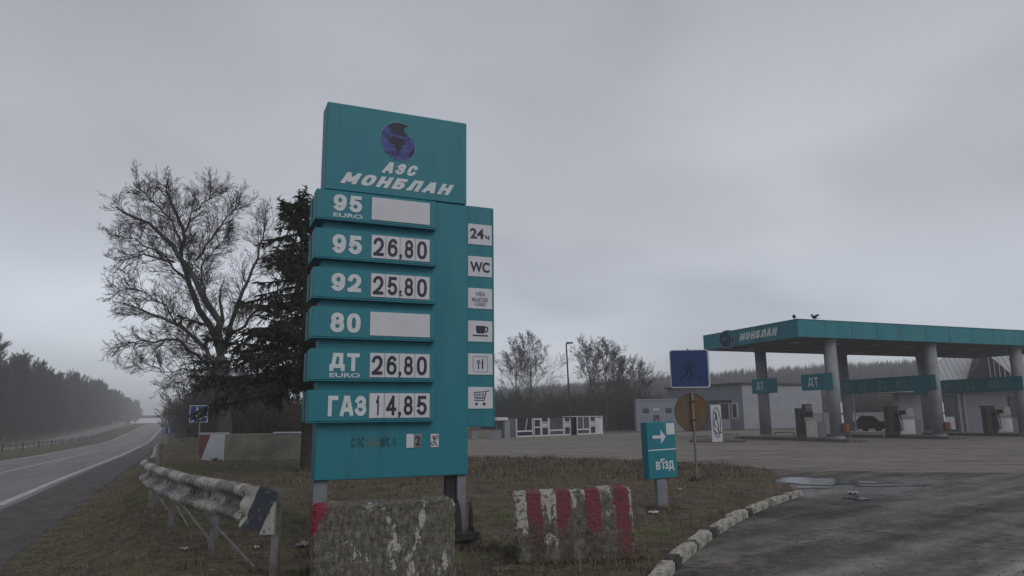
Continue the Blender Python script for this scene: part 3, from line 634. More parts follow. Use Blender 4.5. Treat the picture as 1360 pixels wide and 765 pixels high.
# ------------------------------------------------------------------ price pylon
PYL = (-2.29, 8.45); PA = R(23.36)
def pylon():
    T = empty('price_sign', (PYL[0], PYL[1], 0), PA, 'tall teal fuel price sign with white globe logo lettering standing behind the worn concrete block', 'price sign')
    m = MB(); m.box(0, 1.868, 0, .30, .82, 4.305, bev=.008); m.build('main_panel', 'teal_paint', T)
    m = MB(); m.box(-.01, 1.842, -.02, .33, 4.308, 5.455, bev=.01); hp = m.build('header_panel', 'teal_paint', T)
    m = MB(); m.box(1.871, 2.255, .05, .26, 1.40, 4.32, bev=.006); sp = m.build('service_panel', 'teal_paint', T)
    m = MB()
    m.box(1.872, 1.895, .044, .048, 1.44, 4.28); m.box(2.225, 2.248, .044, .048, 1.44, 4.28)
    m.build('panel_trim', 'teal_worn', T)
    glyphs('lettering', 'АЗС', .69, 1.185, 4.605, 4.755, -.021, .25, 'white_letter', hp, .38, .22)
    glyphs('lettering', 'МОНБЛАН', .175, 1.665, 4.405, 4.555, -.021, .265, 'white_letter', hp, .38, .20)
    # globe: swirl outline with a bite at the upper right
    cx, cz = .905, 5.055
    def sw(u, v): return (cx+(u-415)*.000835, cz-(v-395)*.000865)
    out = [(565, 125), (480, 105), (400, 100), (320, 115), (240, 155), (180, 210), (145, 280), (130, 360), (140, 450), (175, 520), (220, 580), (290, 640), (370, 680), (460, 690), (550, 675), (620, 630), (665, 560), (685, 480), (680, 400), (640, 340), (590, 300), (540, 275), (505, 240), (495, 195), (510, 155), (535, 140)]
    def scaled(k): return [(415+(a-415)*k, 395+(b-395)*k) for a, b in out]
    m = MB(); m.prism([sw(*q) for q in scaled(1.035)], -.026, -.0205); m.build('globe_rim', 'globe_rim', hp)
    m = MB(); m.prism([sw(*q) for q in out], -.030, -.0265); m.build('globe', 'globe_blue', hp)
    m = MB()
    land_ = [[(250, 160), (330, 112), (420, 102), (560, 125), (510, 150), (492, 200), (510, 250), (560, 290), (500, 310), (400, 290), (330, 290), (285, 260), (290, 200)],
             [(250, 390), (330, 330), (420, 340), (500, 380), (510, 430), (470, 470), (430, 560), (400, 600), (380, 540), (360, 460), (280, 440)],
             [(580, 560), (640, 500), (672, 480), (650, 570), (600, 625), (575, 600)]]
    for q in land_: m.prism([sw(*k) for k in q], -.033, -.0305)
    for i, vv in enumerate((330, 480, 590)): m.stroke([sw(165+i*20, vv), sw(300, vv+22), sw(450, vv+26), sw(640, vv)], .004, -.0322, -.0306)
    m.stroke([sw(300, 150), sw(250, 330), sw(270, 500), sw(350, 660)], .004, -.0322, -.0306); m.stroke([sw(560, 300), sw(590, 430), sw(560, 560), sw(500, 670)], .004, -.0322, -.0306)
    m.build('continents', 'globe_dark', hp)
    rows = [(3.915, '95', 'EURO', ''), (3.43, '95', '', '26,80'), (2.945, '92', '', '25,80'), (2.47, '80', '', ''), (1.97, 'ДТ', 'EURO', '26,80'), (1.49, 'ГАЗ', '', '14,85')]
    for i, (zb, lab, sub, price) in enumerate(rows):
        zt = zb+.362; k = .005*i
        m = MB(); m.box(-.115, 1.40, -.10, .13, zb, zt, bev=.008)
        m.box(-.118, 1.404, -.104, .134, zb-.014, zb-.002)
        row = m.build('price_row', 'teal_paint', T)
        m = MB(); m.box(-.118, 1.40, .21, .40, zb-.01, zt-.02, bev=.008); m.box(-.04, .02, .135, .205, zb+.06, zt-.06); m.build('rear_price_row', 'teal_worn', T)
        if price == '25,80': glyphs('grade_lettering', lab, .09+k, .445+k, zb+.08, zb+.30, -.101, .215, 'white_letter', row, 0, .12)
        elif sub: glyphs('grade_lettering', lab, .09+k, .44+k, zb+.105, zb+.315, -.101, .215, 'white_letter', row, 0, .12); txt('small_lettering', sub, .095+k, .45+k, zb+.03, zb+.08, -.101, 'white_letter', row, .02)
        else: glyphs('grade_lettering', lab, (.09 if lab != 'ГАЗ' else .085)+k, (.445 if lab != 'ГАЗ' else .53)+k, zb+.06, zb+.295, -.101, .215, 'white_letter', row, 0, .12)
        x0, x1 = .56+k, 1.31+k; pz0, pz1 = zb+.035, zb+.325
        if not price:
            m = MB(); m.box(x0, x1, -.110, -.1015, pz0, pz1, bev=.002); m.build('blank_price_plate', 'white_sheet', row)
        else:
            xs = [x0+.005, x0+.185, x0+.365, x0+.56, x1]; m = MB(); m.box(x0-.004, x1+.004, -.1035, -.1012, pz0-.004, pz1+.004); m.build('price_rail', 'grey_print', row)
            dg = [price[0], price[1], price[3], price[4]]
            for j in range(4):
                m = MB(); m.box(xs[j], xs[j+1]-.006, -.110, -.1038, pz0, pz1, bev=.002); m.build('digit_card', 'white_sheet', row)
                w = xs[j+1]-xs[j]
                a = xs[j]+(.022 if dg[j] != '1' else .05); b = xs[j+1]-(.028 if j != 1 else .035)
                if j == 2: a += .035
                if j == 3: b -= .012
                a += .03 if dg[j] == '1' else 0; b -= .03 if dg[j] == '1' else 0; glyphs('digit', dg[j], a, b, pz0+.03, pz1-.028, -.1105, .175, 'dark_letter', row, depth=.002)
            if price == '25,80': txt('decimal_comma', 't', xs[2]-.018, xs[2]+.030, pz0+.028, pz0+.105, -.1112, 'dark_letter', row, .03)
            else: txt('decimal_comma', ',', xs[2]-.012, xs[2]+.024, pz0+.0, pz0+.075, -.1112, 'dark_letter', row, .04)
    # service plates
    x0, x1 = 1.883, 2.223
    def plate(z0, z1):
        m = MB(); m.box(x0, x1, .040, .0495, z0, z1, bev=.002); return m.build('service_plate', 'white_sheet', T)
    y = .0398
    p = plate(3.79, 4.07); txt('symbol', '24', x0+.03, x0+.225, 3.87, 4.01, y, 'dark_letter', p, .03); txt('symbol', 'ч', x0+.245, x0+.305, 3.868, 3.925, y, 'dark_letter', p, .04)
    p = plate(3.355, 3.628); txt('symbol', 'WC', x0+.03, x0+.305, 3.415, 3.555, y, 'dark_letter', p, .03)
    p = plate(2.925, 3.198); txt('symbol', 'VISA', x0+.105, x0+.245, 3.095, 3.15, y, 'grey_print', p, .02); txt('symbol', 'MASTER', x0+.055, x0+.285, 3.02, 3.072, y, 'grey_print', p, .02); txt('symbol', 'CARD', x0+.09, x0+.25, 2.962, 3.014, y, 'grey_print', p, .02)
    p = plate(2.49, 2.765); m = MB(); cx = x0+.165
    m.prism([(cx-.055, 2.70), (cx+.075, 2.70), (cx+.072, 2.625), (cx+.055, 2.60), (cx-.035, 2.60), (cx-.052, 2.625)], y-.004, y)
    m.stroke([(cx+.07, 2.685), (cx+.105, 2.68), (cx+.11, 2.65), (cx+.095, 2.625), (cx+.068, 2.622)], .016, y-.004, y); m.box(cx-.10, cx+.11, y-.004, y, 2.563, 2.58); m.build('symbol', 'dark_letter', p)
    p = plate(2.063, 2.337); m = MB(); cx = x0+.17; cz = 2.20
    m.stroke([(cx-.09, cz-.10), (cx+.09, cz-.10), (cx+.1, cz-.09), (cx+.1, cz+.09), (cx+.09, cz+.1), (cx-.09, cz+.1), (cx-.1, cz+.09), (cx-.1, cz-.09)], .006, y-.003, y, closed=True, mi=1)
    m.stroke([(cx-.025, cz-.06), (cx-.025, cz+.0)], .013, y-.004, y); m.stroke([(cx-.042, cz+.05), (cx-.042, cz+.012), (cx-.008, cz+.012), (cx-.008, cz+.05)], .007, y-.004, y); m.stroke([(cx-.025, cz+.05), (cx-.025, cz+.01)], .007, y-.004, y)
    m.prism([(cx+.022, cz-.06), (cx+.038, cz-.06), (cx+.042, cz+.06), (cx+.03, cz+.065), (cx+.018, cz+.02)], y-.004, y); m.build('symbol', ['dark_letter', 'grey_print'], p)
    p = plate(1.63, 1.906); m = MB(); cx = x0+.165; cz = 1.77
    m.stroke([(cx+.125, cz+.09), (cx+.085, cz+.082), (cx+.055, cz-.035), (cx-.075, cz-.035)], .010, y-.004, y)
    m.stroke([(cx-.085, cz+.068), (cx+.082, cz+.078)], .008, y-.004, y); m.stroke([(cx-.08, cz+.036), (cx+.072, cz+.044)], .006, y-.004, y); m.stroke([(cx-.075, cz+.004), (cx+.064, cz+.01)], .006, y-.004, y); m.stroke([(cx-.068, cz-.015), (cx+.06, cz-.008)], .006, y-.004, y)
    for q in (-.085, -.045, -.005, .04): m.stroke([(cx+q, cz+.07), (cx+q*.8, cz-.012)], .006, y-.004, y)
    m.disc(cx-.05, cz-.08, .018, y-.004, y, 14); m.disc(cx+.055, cz-.08, .02, y-.004, y, 14); m.build('symbol', 'dark_letter', p)
    # discount line, half torn away
    for s, a, b, mm in (('С', .405, .475, 'ghost_print'), ('К', .49, .565, 'ghost_print'), ('И', .58, .655, 'ghost_tan'), ('Д', .66, .745, 'ghost_tan'), ('К', .80, .88, 'ghost_print'), ('А', .89, .955, 'ghost_print')):
        txt('worn_letter', s, a, b, 1.185, 1.30, -.001, mm, T, .05, depth=.002)
    m = MB(); m.box(.755, .795, -.004, -.001, 1.175, 1.305); m.build('worn_letter', 'ghost_print', T)
    m = MB(); m.box(1.072, 1.165, -.010, -.001, 1.165, 1.33, bev=.001); m.build('blank_card', 'white_sheet', T)
    m = MB(); m.box(1.17, 1.262, -.008, -.001, 1.165, 1.33, bev=.001); c = m.build('digit_card', 'grey_metal', T); txt('digit', '2', 1.185, 1.25, 1.19, 1.305, -.0085, 'dark_letter', c, .03)
    m = MB(); m.box(1.378, 1.482, -.010, -.001, 1.165, 1.325, bev=.001); c = m.build('percent_card', 'white_sheet', T)
    m = MB(); m.stroke([(1.39+.012, 1.30), (1.455, 1.185)], .012, -.013, -.0105)
    for px, pz in ((1.402, 1.21), (1.455, 1.285)): m.stroke([(px+.018*math.cos(a), pz+.022*math.sin(a)) for a in np.linspace(0, 2*math.pi, 11)[:-1]], .009, -.013, -.0105, closed=True)
    m.stroke([(1.42, 1.30), (1.43, 1.26)], .008, -.013, -.0105); m.build('percent_mark', 'dark_letter', c)
    # legs
    m = MB(); m.box(0.0, .165, .06, .25, 0, .818, bev=.006); m.build('leg', 'grey_metal', T)
    m = MB(); m.box(1.745, 1.862, .05, .25, .02, .818, bev=.006); m.build('leg', 'grey_metal', T)
    m = MB(); m.box(1.625, 1.742, .10, .22, .36, .80); m.build('leg_infill', 'dark_metal', T)
    m = MB()
    m.prism([(1.66, .02), (1.93, .02), (1.925, .36), (1.90, .50), (1.885, .36), (1.88, .12), (1.79, .12), (1.775, .36), (1.74, .52), (1.68, .45)], -.02, .02)
    m.prism([(1.66, .02), (1.93, .02), (1.93, .40), (1.90, .50), (1.70, .48)], .26, .29); m.build('leg_gusset', 'dark_metal', T)
    m = MB(); m.box(1.60, 1.99, -.10, .36, .045, .145, bev=.01); m.build('base_plate', 'kerb_dark', T)
    m = MB()
    for bx, by in ((1.67, -.05), (1.92, -.05), (1.67, .3), (1.92, .3)): m.tube((bx, by, .14), (bx, by, .20), .016, n=6)
    m.box(1.69, 1.87, -.06, .30, -.08, .042); m.build('anchor_bolts', 'dark_metal', T)
pylon()

# ------------------------------------------------------------------ concrete blocks
def rough_block(name, L, W, H, m, seed, loc, rot, label, amp=.030):
    bm = bmesh.new(); bmesh.ops.create_cube(bm, size=1); bmesh.ops.scale(bm, vec=(L, W, H), verts=bm.verts)
    bmesh.ops.bevel(bm, geom=bm.edges[:], offset=.02, segments=2, affect='EDGES')
    for _ in range(5): bmesh.ops.subdivide_edges(bm, edges=[e for e in bm.edges if e.calc_length() > .04], cuts=1, use_grid_fill=True)
    bmesh.ops.triangulate(bm, faces=[f for f in bm.faces if len(f.verts) > 4])
    for vv in bm.verts:
        c = vv.co; e = sum(1 for a, b in ((abs(c.x), L/2), (abs(c.y), W/2), (abs(c.z), H/2)) if a > b-.035)
        k = amp*(2.0 if e >= 2 else 1.0)
        n1 = mnoise.fractal(c*3.2+Vector((seed, 0, 0)), .8, 2.1, 4); n2 = mnoise.noise(c*13+Vector((0, seed, 0)))
        d = c.normalized()
        vv.co -= Vector((d.x*.4, d.y*.4, d.z))*(max(0, n1)*k*1.6+abs(n2)*k*.9+abs(mnoise.noise(c*27))*k*.35)
        if e >= 2: vv.co *= 1-.035*max(0, mnoise.noise(c*5+Vector((seed, seed, 1)))+.15)
    bmesh.ops.translate(bm, vec=(0, 0, H/2), verts=bm.verts)
    me = bpy.data.meshes.new(name); bm.to_mesh(me); bm.free(); me.materials.append(MATS[m])
    o = bpy.data.objects.new(name, me); COL.objects.link(o); o.location = loc; o.rotation_euler = rot; tag(o, label, 'concrete block'); return o
rough_block('concrete_block', 1.36, .50, .76, 'block_worn', 3.0, (-1.27, 7.25, -.03), (0, R(-1.0), R(16)), 'crumbling grey concrete block with a red painted corner in front of the price sign')
rough_block('concrete_block', 1.30, .50, .76, 'block_striped', 8.0, (.66, 8.30, -.04), (R(-1), R(-2.6), R(1)), 'concrete block with flaking red and white stripes on the verge right of the price sign', .020)

# ------------------------------------------------------------------ guard rail
RAIL = [(-2.33, 7.05, .87), (-3.05, 7.95, .87), (-3.75, 8.8, .87), (-4.35, 9.6, .87), (-5.2, 10.9, .86), (-6.1, 12.3, .85), (-6.75, 13.5, .84), (-7.35, 15.0, .82), (-8.9, 18.3, .80), (-10.9, 22.4, .80), (-12.9, 26.6, .74), (-15.0, 31.0, .66)]
def guard_rail():
    T = empty('guard_rail', (-2.33, 7.05, 0), 0, 'battered steel guard rail painted in worn black and white bands beside the road', 'guard rail')
    O = Vector((-2.33, 7.05, 0))
    def smooth(P, n=6):
        out = []
        for i in range(len(P)-1):
            p0 = P[max(i-1, 0)]; p1 = P[i]; p2 = P[i+1]; p3 = P[min(i+2, len(P)-1)]
            for k in range(n):
                t = k/n; out.append(0.5*((2*p1)+(p2-p0)*t+(2*p0-5*p1+4*p2-p3)*t*t+(3*p1-p0-3*p2+p3)*t**3))
        return out+[P[-1]]
    path = smooth([Vector(q) for q in RAIL])
    cum = [0]; 
    for a, b in zip(path, path[1:]): cum.append(cum[-1]+(b-a).length)
    # W profile: (out, height below top)
    prof = [(0.0, 0.0), (.030, .000), (.085, .022), (.108, .060), (.100, .098), (.005, .145), (-.022, .19), (.005, .235), (.100, .282), (.108, .320), (.085, .358), (.030, .380), (0.0, .380)]
    def frame(i):
        a = path[max(i-1, 0)]; b = path[min(i+1, len(path)-1)]; d = (b-a); d.z = 0; d.normalize()
        return d, Vector((-d.y, d.x, 0))*1.0   # towards the road side
    def beam(i0, i1, off):
        V = []; UV = []
        for i in range(i0, i1+1):
            d, n = frame(i); p = path[i]; wob = .012*mnoise.noise(p*.9+Vector((5, 1, 2)))
            for o_, h in prof:
                dent = .004*mnoise.noise(Vector((cum[i]*2.3, h*9, 4.0)))
                V.append(p-O+n*(o_+off+dent+wob)-Vector((0, 0, h+wob*.6))); UV.append((cum[i], h))
        # thickness
        k = len(prof); n_ = i1-i0+1; nv = len(V)
        for i in range(i0, i1+1):
            d, n = frame(i)
            for j in range(k): V.append(V[(i-i0)*k+j]-n*.006); UV.append(UV[(i-i0)*k+j])
        F = []
        for i in range(n_-1):
            for j in range(k-1):
                a = i*k+j; F.append((a, a+1, a+k+1, a+k)); F.append((nv+a, nv+a+k, nv+a+k+1, nv+a+1))
            for j in (0, k-1):
                a = i*k+j; F.append((a, a+k, nv+a+k, nv+a))
        for i in (0, n_-1):
            for j in range(k-1): a = i*k+j; F.append((a, nv+a, nv+a+1, a+1))
        me = bpy.data.meshes.new('beam'); me.from_pydata([v[:] for v in V], [], F); me.materials.append(MATS['beam_paint'])
        uv = me.uv_layers.new(name='UVMap')
        for l in me.loops: uv.data[l.index].uv = UV[l.vertex_index]
        for q in me.polygons: q.use_smooth = True
        o = bpy.data.objects.new('beam', me); COL.objects.link(o); o.parent = T
    beam(3, 13, .0); beam(13, 27, .006); beam(27, 44, .0); beam(44, 66, .006)
    # fish-tail end piece: widened plate with diagonal bands, bent back round the post
    d, n = frame(0); p = path[0]-O; e = -d
    def E(s, o_, h): 
        c = math.cos(s*1.1) if s > 0 else 1
        return (p+d*.50+e*(s*.36)+n*(.055+o_-.05*max(0, s)**2)-Vector((0, 0, h)))
    K = 12; V = []; F = []; UVs = []
    for i in range(K+1):
        s = i/K*1.45; w = 1+.10*min(1, s*1.2)-(.35*max(0, s-1.0))
        for j in range(13):
            h = (j/12-.5)*.40*w+.19; bulge = .055*(abs(math.cos(j/12*math.pi*2)) if s < .5 else 0)*(1-s/.5)
            V.append(E(s, bulge, h+.03*s)); UVs.append((s*.36, .38-h))
    for i in range(K):
        for j in range(12):
            a = i*13+j; F.append((a, a+1, a+14, a+13))
    nv = len(V); V2 = V+[v-n*.012 for v in V]; F2 = F+[tuple(nv+k for k in reversed(f)) for f in F]
    m = MB(); m.v = [v[:] for v in V2]; m.f = F2; m.m = [0]*len(F2); ep = m.build('end_plate', 'end_paint', T, smooth=True)
    uv = ep.data.uv_layers.new(name='UVMap')
    for l in ep.data.loops: uv.data[l.index].uv = UVs[l.vertex_index % nv]
    def ground(x, y): return float(land(x, y, False))
    # posts
    for s_, mm in ((.15, 'galvanised'), (1.9, 'galvanised'), (4.2, 'galvanised'), (6.2, 'galvanised'), (8.2, 'galvanised'), (11.5, 'galvanised'), (15.0, 'galvanised'), (19.0, 'galvanised'), (23.0, 'galvanised')):
        i = min(range(len(cum)), key=lambda k: abs(cum[k]-s_)); d, n = frame(i); q = path[i]-O; gz = ground(path[i].x, path[i].y)
        m = MB(); c = q-n*(.07 if s_ > 1 else .11)
        m.bar((c.x, c.y, gz-.1), (c.x, c.y, q.z-.02), .060, .012); m.bar((c.x+n.x*-.05+d.x*.0, c.y-n.y*.05, gz-.1), (c.x-n.x*.05, c.y-n.y*.05, q.z-.02), .012, .08)
        m.build('post', mm, T)
        if s_ < 1: continue
        m = MB(); m.bar((c.x, c.y, q.z-.19), (q.x+n.x*.01, q.y+n.y*.01, q.z-.19), .10, .14); m.build('spacer', mm, T)
    # thin braces from the underside of the beam down to the ground
    for (u, v), (u2, v2) in (((278, 681), (340, 752)), ((253, 677), (287, 725)), ((222, 655), (250, 697)), ((207, 647), (228, 680))):
        g = G(u2, v2, .01)-O
        i = min(range(len(path)), key=lambda k: abs((680+F_PX*path[k].x/path[k].y*.99)-u)); a = path[i]-O
        m = MB(); m.tube((a.x, a.y, a.z-.36), (g.x, g.y, g.z-.03), .014, n=8); m.build('brace', 'galvanised', T)
    # splice bolts
    m = MB()
    for i in (13, 27):
        d, n = frame(i); q = path[i]-O
        for h in (.075, .19, .305):
            for dd in (-.08, .08):
                c = q+n*(.09 if h != .19 else .02)+d*dd-Vector((0, 0, h)); m.tube(c, c+n*.012, .014, n=6)
    m.build('splice_bolts', 'dark_metal', T)
guard_rail()

# ------------------------------------------------------------------ small entrance sign
def entry_sign():
    g = G(882, 676)
    T = empty('entrance_sign', (g.x, g.y, 0), R(30), "small teal sign with a white arrow and the word в'їзд on a grey post", 'sign')
    T.rotation_euler = (0, R(-1.2), R(30))
    k = g.y/F_PX
    m = MB(); m.box(-.32, .30, -.06, .10, .50, 1.42, bev=.006); b = m.build('sign_board', 'teal_paint', T)
    m = MB(); m.box(-.14, .08, -.03, .05, -.05, .498, bev=.006); m.build('post', 'grey_metal', T)
    m = MB(); m.prism([(-.21, .985+.165), (-.03, 1.15), (-.03, 1.06), (.08, 1.175), (-.03, 1.295), (-.03, 1.20), (-.21, 1.20)], -.064, -.0605); m.build('arrow', 'white_sheet', b)
    m = MB(); m.box(.10, .285, -.063, -.0605, 1.205, 1.395); m.build('white_patch', 'white_sheet', b)
    m = MB(); m.box(-.32, .30, -.0635, -.0605, .955, .972); m.build('divider', 'white_letter', b)
    txt('lettering', "в'їзд", -.17, .22, .61, .82, -.0605, 'white_letter', b, .02)
entry_sign()

# ------------------------------------------------------------------ pedestrian sign on a pole with a rusty disc
def ped_sign():
    g = G(926, 637)
    T = empty('pedestrian_sign', (g.x, g.y, 0), R(-6), 'square blue pedestrian crossing sign on a leaning grey pole with a rusty round plate', 'road sign')
    k = 1.0
    m = MB(); m.tube((0, 0, -.1), (-.02, 0, 3.08), .032, .032, 14); m.build('pole', 'galvanised', T)
    # plate: real size .95 square, tilted a little
    w = .48; z0, z1 = 2.20, 3.14; cx = -.04
    def rr(x0, x1, z0, z1, r):
        o = []
        for a, (px, pz) in zip((180, 270, 0, 90), ((x0+r, z0+r), (x1-r, z0+r), (x1-r, z1-r), (x0+r, z1-r))):
            o += [(px+r*math.cos(R(a+q)), pz+r*math.sin(R(a+q))) for q in (0, 30, 60, 90)]
        return o
    m = MB(); m.prism(rr(cx-w, cx+w, z0, z1, .06), -.060, -.036); pl = m.build('sign_plate', 'sign_white', T)
    m = MB(); m.prism(rr(cx-w+.022, cx+w-.04, z0+.03, z1-.018, .05), -.066, -.0605); m.build('sign_face', 'sign_blue', pl)
    m = MB(); c = cx-.03; zc = (z0+z1)/2; y0, y1 = -.069, -.0665; s = 1.05
    def P(*q): return [(c+a*s, zc+b*s) for a, b in q]
    m.disc(c-.0, zc+.225, .045, y0, y1, 14)
    m.prism(P((-.055, .16), (.045, .17), (.055, .0), (-.05, -.02)), y0, y1)
    m.stroke(P((-.02, .0), (-.05, -.11), (-.13, -.20)), .05, y0, y1); m.stroke(P((.02, .0), (.06, -.10), (.09, -.20)), .05, y0, y1)
    m.stroke(P((-.04, .14), (-.12, .04), (-.10, -.02)), .03, y0, y1); m.stroke(P((.04, .14), (.11, .05), (.15, .01)), .03, y0, y1)
    m.prism(P((-.06, -.27), (.05, -.27), (.03, -.20), (-.02, -.19)), y0, y1)
    m.prism(P((-.27, -.27), (-.19, -.27), (-.13, -.20), (-.19, -.20)), y0, y1); m.prism(P((.25, -.27), (.32, -.27), (.22, -.18), (.17, -.19)), y0, y1)
    m.build('pedestrian_symbol', 'sign_dark', pl)
    m = MB(); m.disc(-.04, 1.61, .46, .036, .052, 40, rx=.41); dk = m.build('rusty_disc', 'rust_disc', T)
    m = MB(); m.stroke([(-.04+.41*math.cos(a), 1.61+.46*math.sin(a)) for a in np.linspace(0, 2*math.pi, 41)[:-1]], .012, .030, .056, closed=True); m.build('disc_edge', 'bark_dark', dk)
    m = MB()
    for zz in (2.4, 2.95, 1.4, 1.85): m.box(-.07, .05, -.0355, .0355 if zz < 2 else .036, zz, zz+.035)
    m.tube((-.06, .0, 3.14), (-.06, 0, 3.17), .03, .02, 8); m.build('clamps', 'dark_metal', T)
ped_sign()

# ------------------------------------------------------------------ filling station canopy
CA = math.atan2(.3676, .93); E1 = Vector((math.cos(CA), math.sin(CA), 0)); E2 = Vector((-math.sin(CA), math.cos(CA), 0)); C0 = Vector((16.05, 40.0, 0))
def canopy():
    T = empty('fuel_canopy', C0, CA, 'long flat station canopy with teal fascia on grey round columns over the fuel pumps', 'canopy')
    LX, LY = 26.0, 8.7
    m = MB(); m.box(.10, LX-.1, .10, LY-.1, 5.92, 6.70); m.build('roof_slab', 'dark_trim', T)
    m = MB(); m.box(.06, LX-.06, .06, LY-.06, 5.87, 5.917); sf = m.build('soffit', 'soffit', T)
    for nm, (a, b, c, d) in (('fascia', (0, LX, -.0, .055)), ('fascia', (0, LX, LY-.055, LY)), ('fascia', (-.0, .055, .058, LY-.058)), ('fascia', (LX-.055, LX, .058, LY-.058))):
        m = MB(); m.box(a, b, c, d, 5.85, 6.84, bev=.012); m.build(nm, 'teal_canopy', T)
    m = MB()
    for i in range(1, 13): m.box(i*2-.02, i*2+.02, -.004, -.0005, 5.87, 6.82)
    for i in range(1, 5): m.box(-.004, -.0005, i*1.74-.02, i*1.74+.02, 5.87, 6.82)
    m.build('fascia_seams', 'dark_trim', T)
    m = MB(); m.box(-.03, LX+.03, -.03, .03, 6.842, 6.87); m.box(-.03, .03, .032, LY+.03, 6.842, 6.87); m.build('roof_edging', 'teal_worn', T)
    m = MB()
    for i in range(1, 26): m.box(i-.015, i+.015, .07, LY-.07, 5.857, 5.869)
    m.build('soffit_battens', 'dark_trim', sf)
    for i in range(8):
        for j in (2.2, 6.2):
            m = MB(); m.box(1.8+i*3.1, 2.5+i*3.1, j, j+.7, 5.80, 5.855, bev=.01); m.build('downlight', 'pump_pale', T)
    cols = {}
    for i, e in enumerate((3.3, 11.1, 19.0)):
        for j, f in enumerate((.75, 7.75 if i else 7.3)):
            e = (11.1, 19.0)[i-1] if i else (2.95, 3.5)[j]
            m = MB(); m.tube((e, f, .16), (e, f, 5.86), .36, .36, 28); c = m.build('column', 'column_paint', T, smooth=False)
            for p in c.data.polygons:
                if len(p.vertices) == 4: p.use_smooth = True
            m = MB(); m.tube((e, f, .155), (e, f, .30), .40, .40, 28); m.build('collar', 'column_paint', c); m = MB(); m.tube((e, f, 5.70), (e, f, 5.86), .42, .42, 28); m.build('collar', 'column_paint', c); cols[i, j] = c
    for (e, f) in ((2.95, .75), (11.1, .75)):
        m = MB(); m.box(-.13, .13, -.375, -.368, 1.05, 1.5); m.box(-.12, .12, -.375, -.368, 1.62, 2.2); st = m.build('notice', 'white_frame', T); st.location = (e, f, 0); st.rotation_euler = (0, 0, R(20))
        m = MB(); m.box(-.28, .28, -.62, -.40, .55, 1.0, bev=.02); st = m.build('sand_box', 'orange_box', T); st.location = (e, f, 0); st.rotation_euler = (0, 0, R(25))
    # number boards between the columns, read from the left: own frame, x = -E2, facing -E1
    def board_frame(e, f_start):
        o = bpy.data.objects.new('fuel_board', None); return o
    def board(e, f0, f1, z0, z1, words):
        # f0 > f1 : from the back column forward
        L = f0-f1; me = MB(); me.box(0, L, -.03, .03, z0, z1, bev=.006); me.box(0, L, -.034, -.031, z0+.02, z0+.05); o = me.build('fuel_board', 'teal_canopy', T)
        o.location = (e-.40, f0, 0); o.rotation_euler = (0, 0, -math.pi/2)
        for w, a, b in words: glyphs('number', w, a, b, z0+.22, z1-.20, -.0345, .16, 'white_letter' if e < 5 else 'grey_print_pale', o)
        return o
    mat('grey_print_pale', (0.16, 0.22, 0.235), rough=0.6)
    z0, z1 = 2.95, 3.90
    board(3.5, 7.85, 5.50, z0, z1, [('ДТ', .45, 1.15)]); board(2.95, 2.75, .35, z0, z1, [('ДТ', .55, 1.35)])
    b2 = board(11.1, 8.35, .25, z0, z1, [('ДТ', 1.15, 1.75), ('95', 2.35, 2.95), ('92', 3.85, 4.5), ('80', 5.3, 6.0)])
    b3 = board(19.0, 8.35, .25, z0, z1, [('95', 1.1, 1.75), ('95', 2.6, 3.25), ('92', 4.2, 4.85), ('80', 5.8, 6.5)])
    # lettering and logo on the left fascia
    fr = bpy.data.objects.new('fascia_lettering', None)
    m = MB(); m.box(0, LY-.3, -.004, -.001, 5.86, 5.875); fl = m.build('fascia_trim', 'teal_worn', T); fl.location = (0, LY-.15, 0); fl.rotation_euler = (0, 0, -math.pi/2)
    glyphs('lettering', 'МОНБЛАН', 3.55, 6.95, 6.12, 6.58, -.005, .27, 'white_letter', fl, .30, .18, .02)
    cx, cz = 2.35, 6.36
    out = [(565, 125), (480, 105), (400, 100), (320, 115), (240, 155), (180, 210), (145, 280), (130, 360), (140, 450), (175, 520), (220, 580), (290, 640), (370, 680), (460, 690), (550, 675), (620, 630), (665, 560), (685, 480), (680, 400), (640, 340), (590, 300), (540, 275), (505, 240), (495, 195), (510, 155), (535, 140)]
    def sw(a, b, k=1): return (cx+(a-415)/290*.78*k, cz-(b-395)/290*.52*k)
    m = MB(); m.prism([sw(*q, 1.10) for q in out], -.05, -.02); lg = m.build('globe_logo', 'globe_rim', fl)
    m = MB(); m.prism([sw(*q) for q in out], -.056, -.051); m.build('globe', 'sign_dark', lg)
    m = MB(); m.stroke([sw(a, b) for a, b in ((565, 125), (500, 200), (600, 310), (620, 500), (500, 640))], .05, -.062, -.057); m.stroke([sw(250, 400), sw(420, 330)], .04, -.062, -.057); m.build('globe_highlight', 'globe_rim', lg)
canopy()
def cp(e, f, z=0): return C0+E1*e+E2*f+Vector((0, 0, z))

# kerbed islands, pumps
for i, e in enumerate((3.3, 11.1, 19.0)):
    m = MB(); m.box(-.75, .75, -.4, 9.3, 0, .16, bev=.03); o = m.build('pump_island', 'bare_concrete'); o.location = cp(e, 0); o.rotation_euler = (0, 0, CA); tag(o, kind='structure')
m = MB(); m.box(-1.5, 1.6, -.25, .9, 0, .16, bev=.03); o = m.build('side_island', 'bare_concrete'); _g = G(952, 587.5); o.location = (_g.x, _g.y, 0); o.rotation_euler = (0, 0, R(-10)); tag(o, kind='structure')

